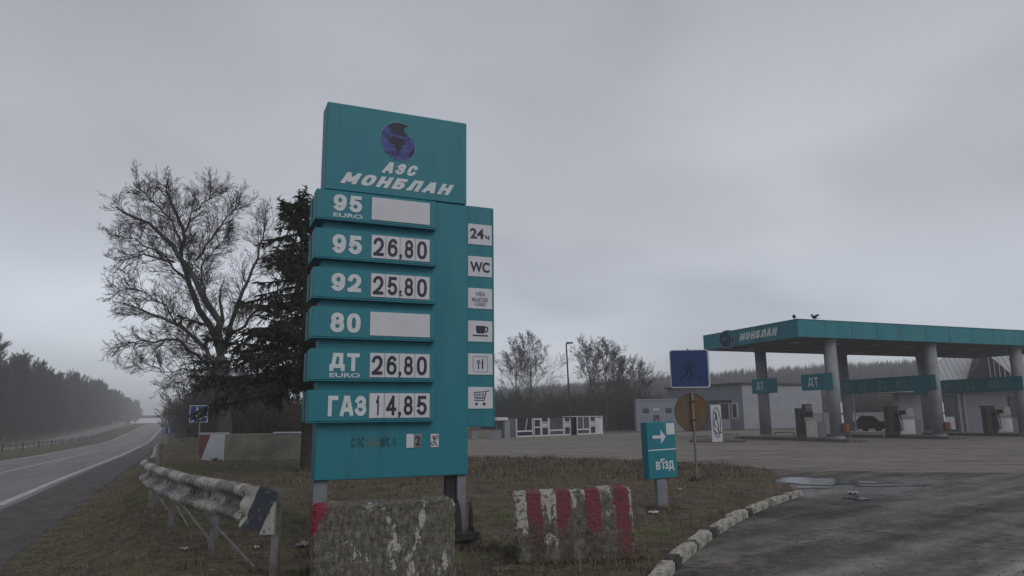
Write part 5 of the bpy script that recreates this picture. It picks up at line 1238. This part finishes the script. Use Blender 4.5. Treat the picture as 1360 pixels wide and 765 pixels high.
def tubes(name, arr, sides, m, parent):
    A, B, ra, rb = arr; d = B-A; d /= np.linalg.norm(d, axis=1, keepdims=True)+1e-9
    ref = np.where(np.abs(d[:, 2:3]) < .9, np.array([[0, 0, 1.]]), np.array([[1., 0, 0]])); a = np.cross(d, ref); a /= np.linalg.norm(a, axis=1, keepdims=True); b = np.cross(d, a)
    th = np.linspace(0, 2*np.pi, sides, endpoint=False); V = []
    for C, r in ((A, ra), (B+d*rb[:, None]*.3, rb)):
        V.append(C[:, None, :]+(a[:, None, :]*np.cos(th)[None, :, None]+b[:, None, :]*np.sin(th)[None, :, None])*r[:, None, None])
    V = np.stack(V, 1).reshape(-1, 3); n = len(A); base = np.arange(n)[:, None]*2*sides; i = np.arange(sides)
    F = np.stack([base+i, base+(i+1) % sides, base+sides+(i+1) % sides, base+sides+i], -1).reshape(-1, 4)
    return npmesh(name, V, F, m, parent, smooth=sides > 4)
def make_tree(t, name, loc, label, trunk_m, twig_m, thick, cat='tree', group=None, rz=0.0):
    T = empty(name, loc, rz, label, cat, group); kids = []; S = t.seg; nt = getattr(t, 'ntrunk', None)
    if nt is None: main, rest = [q for q in S if q[2] >= thick], [q for q in S if q[2] < thick]
    else: main, rest = S[:nt], S[nt:]
    t.seg = main; a = t.arrays(0, 99)
    if a: kids.append(tubes('trunk', a, 8, trunk_m, T))
    t.seg = rest; a = t.arrays(0, 99)
    if a: kids.append(tubes('crown', a, 3, twig_m, T))
    return T, kids

# the big forked bare tree, limbs traced at its own distance
def big_tree():
    Y = 35.5; base = D(300, 585, Y); base.z = 0
    t = Tree(5); r = t.r
    def q(a, b, dy=0.0): p = D(120+a/2.468, 210+b/2.468, Y+dy); return p-base
    trunk = [Vector((0, 0, -.2)), q(428, 860), q(430, 760), q(428, 660)]
    trunk[1].x *= .6
    for i, (ra, rb) in enumerate(((.44, .39), (.39, .36), (.36, .32))): t.seg.append((trunk[i], trunk[i+1], ra, rb))
    limbs = [([(430, 660), (420, 540), (340, 390), (270, 290), (190, 215), (85, 160)], .24, -1.0), ([(415, 600), (335, 450), (300, 330), (305, 230), (266, 150), (250, 85)], .20, .8),
             ([(345, 335), (400, 260), (450, 200), (490, 150)], .09, -.4), ([(428, 690), (380, 630), (300, 550), (200, 515), (105, 475)], .17, -1.5), ([(430, 600), (425, 500), (440, 400)], .17, .6),
             ([(275, 340), (180, 318), (80, 335)], .08, -.8), ([(302, 250), (340, 180), (385, 135), (405, 105)], .07, 1.2), ([(440, 640), (470, 500), (520, 400), (560, 290), (580, 200)], .16, 1.5),
             ([(380, 480), (368, 360), (400, 300), (470, 250)], .07, 1.0), ([(420, 720), (350, 650), (280, 590), (180, 600), (90, 610)], .11, -.6), ([(330, 420), (250, 330), (150, 265), (80, 258)], .08, 1.0),
             ([(300, 560), (240, 480), (160, 430), (80, 440)], .06, .8), ([(300, 300), (270, 200), (200, 140), (160, 95)], .08, -1.0), ([(450, 600), (520, 520), (600, 460), (640, 380)], .10, -1.2), ([(400, 700), (330, 690), (240, 700), (170, 670)], .06, 0.3)]
    for pts, r0, dy in limbs:
        r0 *= .82
        n = len(pts); P = [q(a, b, dy*(i/(n-1))) for i, (a, b) in enumerate(pts)]
        # subdivide with wobble
        Q = []
        for i in range(n-1):
            for k in range(3): Q.append(P[i].lerp(P[i+1], k/3)+(Vector((r.gauss(0, .05), r.gauss(0, .08), r.gauss(0, .05))) if (i or k) else Vector()))
        Q.append(P[-1]); m = len(Q)-1
        for i in range(m): t.seg.append((Q[i], Q[i+1], r0*(1-.78*i/m), r0*(1-.78*(i+1)/m)))
        tot = sum((b-a).length for a, b in zip(Q, Q[1:]))
        if tot < 4.2 and r0 > .12: continue
        for i in range(1, m+1):
            for k in range(4 if i > 3 else 3):
                if i < 2 and r0 > .12: continue
                d = (Q[i]-Q[i-1]).normalized(); o = d.orthogonal(); o.rotate(Matrix.Rotation(r.uniform(0, 6.28), 3, d)); nd = (d*.8+o*r.uniform(.5, 1.0)+Vector((0, 0, .15))).normalized()
                t.grow(Q[i].lerp(Q[i-1], r.random()), nd, r.uniform(.9, 1.9)*(1.08 if r0 > .1 else .9)*(1-.36*(i/m)**2), .022, 3, .55, .03, 4, .62, .07, .0048, .15)
    T, kids = make_tree(t, 'bare_tree', base, 'huge bare forked tree with spreading limbs behind the concrete wall', 'bark_pale', 'twig_dark', .05)
big_tree()

# spruce
def spruce():
    p = G(406, 627); T = empty('spruce_tree', p, 0, 'dark ragged spruce tree partly hidden behind the price sign', 'tree'); r = random.Random(9); Hh = 8.55
    top = Vector((-.60, 0, Hh)); t = Tree(2)
    for i in range(12):
        a, b = i/12, (i+1)/12; t.seg.append((Vector((top.x*a*a, 0, Hh*a-.1)), Vector((top.x*b*b, 0, Hh*b)), .17*(1-a)+.012, .17*(1-b)+.012))
    V = []; 
    def needles(p, d, n, ln, w):
        for k in range(n):
            s = p+d*(k/n)*ln[0]; a = r.uniform(0, 6.28); o = Vector((math.cos(a), math.sin(a), r.uniform(-1.1, .25))).normalized(); e = (d*.7+o*.9).normalized()*r.uniform(*ln[1]); side = e.cross(Vector((r.gauss(0, 1), r.gauss(0, 1), r.gauss(0, 1)))).normalized()*w*1.5
            V.append((s-side, s+side, s+e+side*.15))
    nb = 230
    for i in range(nb):
        h = .27+.71*(i+r.random())/nb; z = Hh*h; c = Vector((top.x*h*h, 0, z)); az = r.uniform(0, 6.283)
        prof = (1-h)**.45*4.5*(.78 if h > .5 else 1.0)
        gap = .5+.5*math.sin(az*2+h*23)+.3*math.sin(h*41)
        L = prof*r.uniform(.60, 1.08)*(.66+.42*gap)
        if math.sin(h*57+az*1.5) > .55: L *= .62
        L = min(L, 3.6); L = max(L, .2)
        if .34 < h < .44 and math.cos(az) < -.7: L = r.uniform(3.0, 4.15)
        d = Vector((math.cos(az), math.sin(az), r.uniform(-.25, .45)*(1 if h < .7 else 1.6))).normalized(); n = max(3, int(L/.28)); q = c.copy(); dd = d.copy()
        for k in range(n):
            dd = (dd+Vector((r.gauss(0, .06), r.gauss(0, .06), -.035 if k < n*.6 else .05))).normalized(); q2 = q+dd*(L/n); rr = .03*(1-k/n)+.006; t.seg.append((q, q2, rr, rr*.8))
            if k >= n*.18:
                sub = max(.25, L*.34*(1-k/n*.7))
                for sgn in (-1, 1):
                    sd = (dd*.7+Vector((-dd.y, dd.x, 0))*sgn*.8+Vector((0, 0, r.uniform(-.9, .15)))).normalized(); ll = sub*r.uniform(.6, 1.1); needles(q, sd, int(9+ll*16), (ll, (.10, .24)), .017)
                    t.seg.append((q, q+sd*ll, .009, .004))
                    if r.random() < .6: needles(q+sd*ll*.4, (sd+Vector((0, 0, -1.1))).normalized(), 9, (.35, (.10, .20)), .017)
                needles(q, dd, 12, (L/n, (.10, .22)), .017)
            q = q2
    tubes('trunk', t.arrays(0, 9), 6, 'bark_dark', T)
    A = np.array([[v[:] for v in tri] for tri in V]).reshape(-1, 3); npmesh('crown', A, np.arange(len(A)).reshape(-1, 3), 'needles', T); print('needles', len(A)//3)
spruce()

def proto(seed, H, spread, nlimb, lvl, r0, up, ratio, nchild, lean=0.0, fork=.28, minr=.012, bend=.12, L0=.42):
    t = Tree(seed); r = t.r; n = 8; P = [Vector((0, 0, -.3))]
    for i in range(n): P.append(Vector((lean*(i+1)/n+r.gauss(0, .06), r.gauss(0, .06), H*.82*(i+1)/n)))
    for i in range(n): t.seg.append((P[i], P[i+1], r0*(1-.85*i/n), r0*(1-.85*(i+1)/n)))
    t.ntrunk = n
    for k in range(nlimb):
        h = fork+(1-fork)*(k+r.random())/nlimb; f = min(h*n, n-.01); i = int(f); p = P[i].lerp(P[i+1], f-i); a = k*2.4+r.uniform(-.5, .5)
        d = Vector((math.cos(a)*spread, math.sin(a)*spread, 1.0)); t.grow(p, d, H*L0*(1.15-.75*h)*r.uniform(.75, 1.15), r0*.36*(1.1-.8*h), lvl, .50, up, nchild, ratio, bend, minr, .2)
    return t

# middle-distance bare trees behind the kiosks
MID = [(704, 574.5, 95, 12.2, 31, .75, 'tall bare tree with a wide fine crown left of the lamp mast'), (684, 574, 92, 10.6, 32, .6, 'slender bare tree beside the tall one, nearest the price sign edge'),
       (806, 575.5, 84, 10.3, 33, .6, 'bare tree with dark trunk directly behind the right kiosk'), (795, 575, 88, 10.4, 34, .45, 'leaning bare tree just left of the dark trunk behind the right kiosk'),
       (822, 575, 90, 9.2, 35, .55, 'bare tree with rounded crown right of the dark trunk'), (851, 574, 100, 9.0, 36, .6, 'small bare round tree above the low grey outbuilding')]
for u, v, Y, H, sd, sp, lb in MID:
    p = D(u, 560, Y); t = proto(sd, H+.6, sp, 13, 4, .15, .04, .70, 4, minr=.0095, bend=.05, L0=.40, lean=(-1.3 if sd == 34 else .2)); make_tree(t, 'bare_tree', (p.x, Y, float(land(p.x, Y))), lb, 'bark_dark', 'twig_grey', .06)
# thickets: bushes, individuals copied
def bush_proto(seed, H, W, n, m, name):
    t = Tree(seed); r = t.r; t.ntrunk = 0
    for k in range(n):
        a = r.uniform(0, 6.28); q = r.random()*W*.5; p = Vector((math.cos(a)*q, math.sin(a)*q, -.1)); d = Vector((math.cos(a)*.35+r.gauss(0, .15), math.sin(a)*.35+r.gauss(0, .15), 1)); t.grow(p, d, H*r.uniform(.55, .95), .035, 3, .55, .05, 4, .55, .12, .013, .2)
    return make_tree(t, name, (0, 0, -50), 'bush', m, m, .02, 'bush')
def scatter(root, kids, spots, labels, group, hscale=(.8, 1.2), seed=1):
    r = random.Random(seed)
    for i, (x, y) in enumerate(spots):
        k = r.uniform(*hscale); z = float(land(x, y))
        lb = labels[i] if isinstance(labels, list) else labels
        if i == 0: o = root; o.location = (x, y, z); o.scale = (k, k, k); o.rotation_euler = (0, 0, r.uniform(0, 6.28)); o['label'] = lb
        else: o = copy_thing(root, kids, (x, y, z), r.uniform(0, 6.28), (k*r.uniform(.85, 1.15), k*r.uniform(.85, 1.15), k), lb)
        o['group'] = group
B1 = bush_proto(51, 3.0, 2.6, 20, 'twig_red', 'bush'); B2 = bush_proto(52, 3.6, 3.0, 20, 'twig_dark', 'bush'); B3 = bush_proto(53, 3.3, 3.0, 18, 'twig_grey', 'bush')
rs = random.Random(21)
# behind the concrete wall
sp1 = [(D(u, 560, Y).x, Y) for u, Y in [(rs.uniform(300, 420), rs.uniform(38, 52)) for _ in range(16)]]
scatter(*B1, sp1, 'reddish bare bush in the thicket behind the concrete wall', 'reddish bushes behind the concrete wall', (.6, .95), 2)
sp2 = [(D(u, 560, Y).x, Y) for u, Y in [(rs.uniform(258+(85-q_)*.9, 400), q_) for q_ in [rs.uniform(48, 85) for _ in range(22)]]]
scatter(*B2, sp2, 'dark bare bush in the deep thicket right of the road', 'dark bushes right of the road', (.8, 1.2), 3)
# behind the kiosks and to the outbuilding
sp3 = [(D(u, 560, Y).x, Y) for u, Y in [(rs.uniform(645, 870), rs.uniform(88, 118)) for _ in range(40)]]
scatter(*B3, sp3, 'grey bare bush in the thicket behind the kiosks', 'grey bushes behind the kiosks', (.8, 1.6), 4)
B5 = bush_proto(56, 3.4, 3.2, 20, 'twig_red', 'bush')
sp6 = [(D(rs.uniform(216+3300/q_, 310), 560, q_).x, q_) for q_ in [rs.uniform(75, 190) for _ in range(26)]]
scatter(*B5, sp6, 'large brown bare bush at the edge of the road thicket', 'brown bushes along the far right road edge', (1.4, 2.1), 12)
B4 = bush_proto(54, 3.2, 2.6, 16, 'twig_red', 'bush')
sp4 = [(D(u, 560, Y).x, Y) for u, Y in [(rs.uniform(812, 865), rs.uniform(86, 100)) for _ in range(9)]+[(rs.uniform(1100, 1230), rs.uniform(96, 125)) for _ in range(16)]]
scatter(*B4, sp4, 'russet bare bush beyond the forecourt', 'russet bushes beyond the forecourt', (1.0, 1.7), 5)

# row of trees beyond the road at left
def row_tree(seed, H):
    t = Tree(seed); r = t.r; n = 9; P = [Vector((0, 0, -.5))]
    for i in range(n): P.append(Vector((r.gauss(0, .1), r.gauss(0, .1), H*.9*(i+1)/n)))
    for i in range(n): t.seg.append((P[i], P[i+1], .2*(1-.85*i/n), .2*(1-.85*(i+1)/n)))
    t.ntrunk = n
    for k in range(60):
        h = .03+.95*(k+r.random())/60; f = min(h*n, n-.01); i = int(f); p = P[i].lerp(P[i+1], f-i); a = k*2.4+r.uniform(-.6, .6)
        d = Vector((math.cos(a)*.75, math.sin(a)*.75, 1.0)); t.grow(p, d, H*.26*(1.25-.8*h)*r.uniform(.7, 1.2), .05, 2, .45, .08, 9, .6, .08, .030, .1)
    return make_tree(t, 'row_tree', (0, 0, -60), 'tree', 'bark_dark', 'twig_green', .06, 'tree')
protos = [row_tree(61+i, 18) for i in range(4)]
rs = random.Random(33); spots = []
HB = bush_proto(55, 4.2, 4.0, 22, 'twig_green', 'bush')
scatter(*HB, [(road_x(-24.0-rs.uniform(0, 1.5), 104+k*7.5), 104+k*7.5) for k in range(34)], 'dark low bush at the foot of the tree row beyond the road', 'bushes under the roadside tree row', (.8, 1.3), 8)
for k in range(110):
    y = 112+k*3.4*(1+.0035*k); t_ = -25-rs.uniform(0, 2.2)-(5.5*(k % 3))
    spots.append((road_x(t_, y), y, k))
used = [False]*4
for x, y, k in spots:
    i = rs.randrange(4); root, kids = protos[i]; sc = rs.uniform(.82, 1.08)*(1.05 if k < 8 else .98); z = float(land(x, y))
    if k in (6, 7): sc *= .84
    lb = 'tall dark bushy tree at the near left end of the roadside row' if k < 4 else ('dark bushy tree in the near half of the long row beyond the road' if k < 45 else 'hazy bushy tree in the far half of the long row, towards the overpass')
    if not used[i]: used[i] = True; o = root; o.location = (x, y, z); o.scale = (sc, sc, sc); o['label'] = lb; o['group'] = 'trees in the row beyond the road'
    else: o = copy_thing(root, kids, (x, y, z), rs.uniform(0, 6.28), (sc*rs.uniform(.9, 1.2), sc*rs.uniform(.9, 1.2), sc), lb); o['group'] = 'trees in the row beyond the road'
    o['label'] = lb
# bare trees right of the road further off
PR = proto(71, 9, .6, 14, 3, .16, .05, .58, 5, minr=.022); rt, rk = make_tree(PR, 'bare_tree', (0, 0, 0), 'x', 'bark_dark', 'twig_grey', .06)
sp5 = [(D(u, 560, Y).x, Y) for u, Y in ((262, 75), (246, 98), (275, 66), (252, 86), (240, 125), (234, 150), (286, 62), (330, 58), (375, 62), (243, 112), (229, 180), (225, 210))]
scatter(rt, rk, sp5, 'bare roadside tree in the thicket right of the road', 'bare trees right of the road', (.6, .9), 6)

# far wooded hill reads as one mass
def hill_wood():
    r = np.random.default_rng(5); n = 9000; ys = r.uniform(140, 345, n); us = r.uniform(560, 1420, n); d = (us-680)/950.0; xs = d*ys*1.02
    zs = land(xs, ys); k = 9; H = r.uniform(4.5, 9.0, n)*(0.75+.45*nz2(xs, ys, .05)**2+.1)
    a = r.uniform(0, 6.283, (n, k)); sp = r.uniform(.1, .42, (n, k)); hh = H[:, None]*r.uniform(.65, 1.0, (n, k))
    B = np.stack([xs, ys, zs-.4], 1)[:, None, :].repeat(k, 1); off = np.stack([np.cos(a)*sp*hh*.6, np.sin(a)*sp*hh*.6, hh], -1); tip = B+off
    start = B+off*r.uniform(0, .45, (n, k, 1)); w = (.12+ys/2600)[:, None]; side = np.stack([np.cos(a+1.57)*w, np.sin(a+1.57)*w, 0*w*np.ones_like(a)], -1)
    V = np.stack([start-side, start+side, tip], 2).reshape(-1, 3); o = npmesh('far_wood', V, np.arange(len(V)).reshape(-1, 3), 'wood_mass'); tag(o, 'bare brown wood covering the low hill behind the station', 'wood', None, 'stuff')
hill_wood()

# ------------------------------------------------------------------ grass, weeds, gravel, litter
def tufts():
    r = np.random.default_rng(3); n = 210000; Y = np.exp(r.uniform(np.log(5.2), np.log(38), n)); X = r.uniform(-.80, .62, n)*Y
    t = road_t(X, Y); sd = np.maximum(poly_sd(X, Y, FORE), poly_sd(X, Y, APRON))
    nn = nz2(X, Y, 1.1, 3.0)+.5*nz2(X, Y, 3.7, 5.0); keep = (t > 2.25) & (sd < -.04) & (r.random(n) < np.clip(.66+nn*.55+.4*(Y > 17), .12, 1)); X, Y, nn, t, sd = X[keep], Y[keep], nn[keep], t[keep], sd[keep]; n = len(X)
    # weeds packed against blocks, posts and kerb
    ex = []
    for cx, cy, L_, W_, a_, cnt in ((-1.27, 7.25, 1.36, .5, R(16), 2600), (.66, 8.30, 1.30, .5, R(1), 2400), (-2.2, 8.6, .3, .3, 0, 250), (-.55, 9.2, .5, .4, 0, 500), (2.48, 12.3, .3, .15, 0, 300), (4.43, 17.9, .15, .15, 0, 160), (-10, 28.9, 3.2, .4, .1, 900)):
        side_ = r.integers(0, 4, cnt); u_ = r.uniform(-.5, .5, cnt); d_ = np.abs(r.normal(0, .07, cnt))+.01
        lx = np.where(side_ < 2, u_*L_, np.where(side_ == 2, -L_/2-d_, L_/2+d_)); ly = np.where(side_ == 0, -W_/2-d_, np.where(side_ == 1, W_/2+d_, u_*W_)); ex.append(np.stack([cx+lx*math.cos(a_)-ly*math.sin(a_), cy+lx*math.sin(a_)+ly*math.cos(a_)], 1))
    kp = np.array(KERB); 
    for a0, a1 in zip(kp[1:-1], kp[2:]):
        f_ = r.random(260)[:, None]; q_ = a0+(a1-a0)*f_; q_[:, 0] -= .13+np.abs(r.normal(0, .05, 260)); ex.append(q_)
    ex = np.concatenate(ex); n0 = n; X = np.concatenate([X, ex[:, 0]]); Y = np.concatenate([Y, ex[:, 1]]); n = len(X); packed = np.arange(n) >= n0
    Z = land(X, Y); wv = nz2(X, Y, .9, 7.0)+.6*nz2(X, Y, 2.6, 3.0); weed = (r.random(n) < .75*np.clip((Y-16.5)/7+wv*.35, 0, 1)) & (X > -6)
    H = r.uniform(.018, .055, n)*(1+.012*Y); H = np.where(weed, r.uniform(.05, .20, n)*(1+.75*np.clip(nz2(X, Y, 2.1, 6.0), -.6, 1.2)), H); H = np.where(packed, r.uniform(.04, .13, n), H); a = r.uniform(0, 6.283, n); lean = r.uniform(.2, 1.3, n)*H
    clump = np.clip(nz2(X, Y, 4.3, 2.2)+.6*nz2(X, Y, 9.1, 1.2), 0, 1.4); H = np.where(weed, H, H*(.55+1.25*clump)); tall = (r.random(n) < .012); H = np.where(tall & (Y < 20), r.uniform(.12, .30, n), H)
    w = (.0022+.00042*Y)*r.uniform(.7, 1.4, n); P = np.stack([X, Y, Z-.01], 1); side = np.stack([np.cos(a+1.57)*w, np.sin(a+1.57)*w, 0*a], 1); tip = P+np.stack([np.cos(a)*lean, np.sin(a)*lean, H], 1)
    V = np.stack([P-side, P+side, tip], 1).reshape(-1, 3); g = nz2(X, Y, .55, 1.4)+.35*nz2(X, Y, 2.0, 4.0); q = r.random(n)
    mi = np.where(q < np.clip(.30+.55*g, .05, .8), 0, np.where(q < .72+.1*g, 2, 1)); mi = np.where(weed, np.where(q < .22, 1, np.where(q < .55, 2, 3)), mi)
    o = npmesh('grass', V, np.arange(len(V)).reshape(-1, 3), ['blade_olive', 'blade_straw', 'blade_brown', 'blade_rust'], mi=mi); tag(o, 'short dead and mossy grass covering the verge', 'grass', None, 'stuff')
tufts()
def pebbles():
    r = np.random.default_rng(8); n = 9000; Y = np.exp(r.uniform(np.log(5.0), np.log(26), n)); X = r.uniform(-.80, .85, n)*Y; sd = poly_sd(X, Y, APRON); sf = poly_sd(X, Y, FORE); t = road_t(X, Y)
    near = np.exp(-np.maximum(sd, 0)/1.0); keep = ((sd > .05) & (r.random(n) < .35+.65*near)) | ((sd < -.1) & (sf < -.1) & (t > 1.6) & (r.random(n) < .22)); X, Y, sd = X[keep], Y[keep], sd[keep]; n = len(X); Z = np.where(sd > 0, 0.0, land(X, Y)+.005)
    s = r.uniform(.004, .018, n)*(1+.03*Y); a = r.uniform(0, 6.28, n); B = []
    for k, (dx, dy, dz) in enumerate(((1, 0, 0), (0, 1, 0), (-1, 0, 0), (0, -1, 0), (.15, .1, .8))):
        c, sn = np.cos(a), np.sin(a); j = r.uniform(.7, 1.3, n); B.append(np.stack([X+s*j*(dx*c-dy*sn), Y+s*j*(dx*sn+dy*c), Z+s*dz*j-.001], 1))
    V = np.stack(B, 1).reshape(-1, 3); base = np.arange(n)[:, None]*5; F = np.concatenate([base+np.array(q) for q in ((0, 1, 4), (1, 2, 4), (2, 3, 4), (3, 0, 4))], 0)
    o = npmesh('gravel', V, F, ['stone', 'blade_brown', 'blade_straw'], mi=r.choice([0, 0, 1, 1, 2], len(F))); tag(o, 'loose stones and leaf crumbs scattered over the apron and verge', 'gravel', None, 'stuff')
pebbles()
def leaves():
    r = np.random.default_rng(18); n = 3500; Y = np.exp(r.uniform(np.log(5.5), np.log(20), n)); X = r.uniform(-.7, .75, n)*Y; t = road_t(X, Y); sf = poly_sd(X, Y, FORE); sa = poly_sd(X, Y, APRON)
    keep = (t > 1.2) & (sf < .2) & ((sa < 0) | (r.random(n) < np.exp(-sa/1.2))); X, Y = X[keep], Y[keep]; n = len(X); Z = np.maximum(land(X, Y, False), 0)*(X > -5)+land(X, Y)*(X <= -5)+.012
    a = r.uniform(0, 6.28, n); s_ = r.uniform(.012, .032, n); c, q = np.cos(a), np.sin(a); V = []
    for dx, dy, dz in ((1, 0, .15), (0, .5, .35), (-1, 0, .1), (0, -.5, .3)): V.append(np.stack([X+s_*(dx*c-dy*q), Y+s_*(dx*q+dy*c), Z+s_*dz*r.uniform(.2, 1.4, n)], 1))
    V = np.stack(V, 1).reshape(-1, 3); o = npmesh('fallen_leaves', V, np.arange(len(V)).reshape(-1, 4), ['blade_brown', 'blade_straw', 'bark_dark'], mi=r.choice([0, 1, 2], n)); tag(o, 'small brown fallen leaves scattered over the verge and kerb edge', 'leaves', None, 'stuff')
leaves()
def litter():
    rs = random.Random(5)
    for i, (u, v, w, lb) in enumerate([(866.5, 679.5, .12, 'white scrap of litter lying just left of the entrance sign post'), (1133, 654, .16, 'white scrap of litter lying beside the small puddle'), (245, 727, .07, 'small white scrap of litter in the grass below the guard rail'),
                       (340, 725, .07, 'small pale scrap of litter in the grass near the rail end post'), (903, 650, .06, 'small white scrap of litter behind the entrance sign'), (722, 640, .05, 'small pale scrap of litter on the verge behind the striped block'), (404, 722, .16, 'grey crumpled scrap beside the left leg of the price sign')]):
        g = G(u, v, 0.03); z = max(float(land(g.x, g.y)), 0)+.012; m = MB(); n = 4; vs = [(((x/n)-.5)*w*1.3+rs.gauss(0, w*.04), ((y/n)-.5)*w+rs.gauss(0, w*.04), rs.uniform(0, w*.28)) for y in range(n+1) for x in range(n+1)]
        vs2 = vs+[(x, y, q-.003) for x, y, q in vs]; f = [(y*(n+1)+x, y*(n+1)+x+1, (y+1)*(n+1)+x+1, (y+1)*(n+1)+x) for y in range(n) for x in range(n)]; N = (n+1)**2; m.add(vs2, f+[tuple(N+k for k in reversed(q)) for q in f])
        o = m.build('litter', 'litter_white' if i != 6 else 'grey_metal', loc=(g.x, g.y, z)); o.rotation_euler = (0, 0, rs.uniform(0, 6)); tag(o, lb, 'litter')
litter()

# ------------------------------------------------------------------ haze
def haze():
    m = bpy.data.materials.new('haze_air'); m.use_nodes = True; N = m.node_tree.nodes; L = m.node_tree.links
    N.remove(N['Principled BSDF']); v = N.new('ShaderNodeVolumePrincipled'); v.inputs['Color'].default_value = (.93, .955, .985, 1); v.inputs['Density'].default_value = 0.0013; v.inputs['Anisotropy'].default_value = 0.0
    L.new(v.outputs[0], N['Material Output'].inputs['Volume']); MATS['haze_air'] = m
    q = MB(); q.box(-1000, 1300, -80, 1900, -4.5, 45); o = q.build('haze', 'haze_air'); tag(o, 'thin grey haze over the whole place', 'haze', None, 'stuff')
haze()
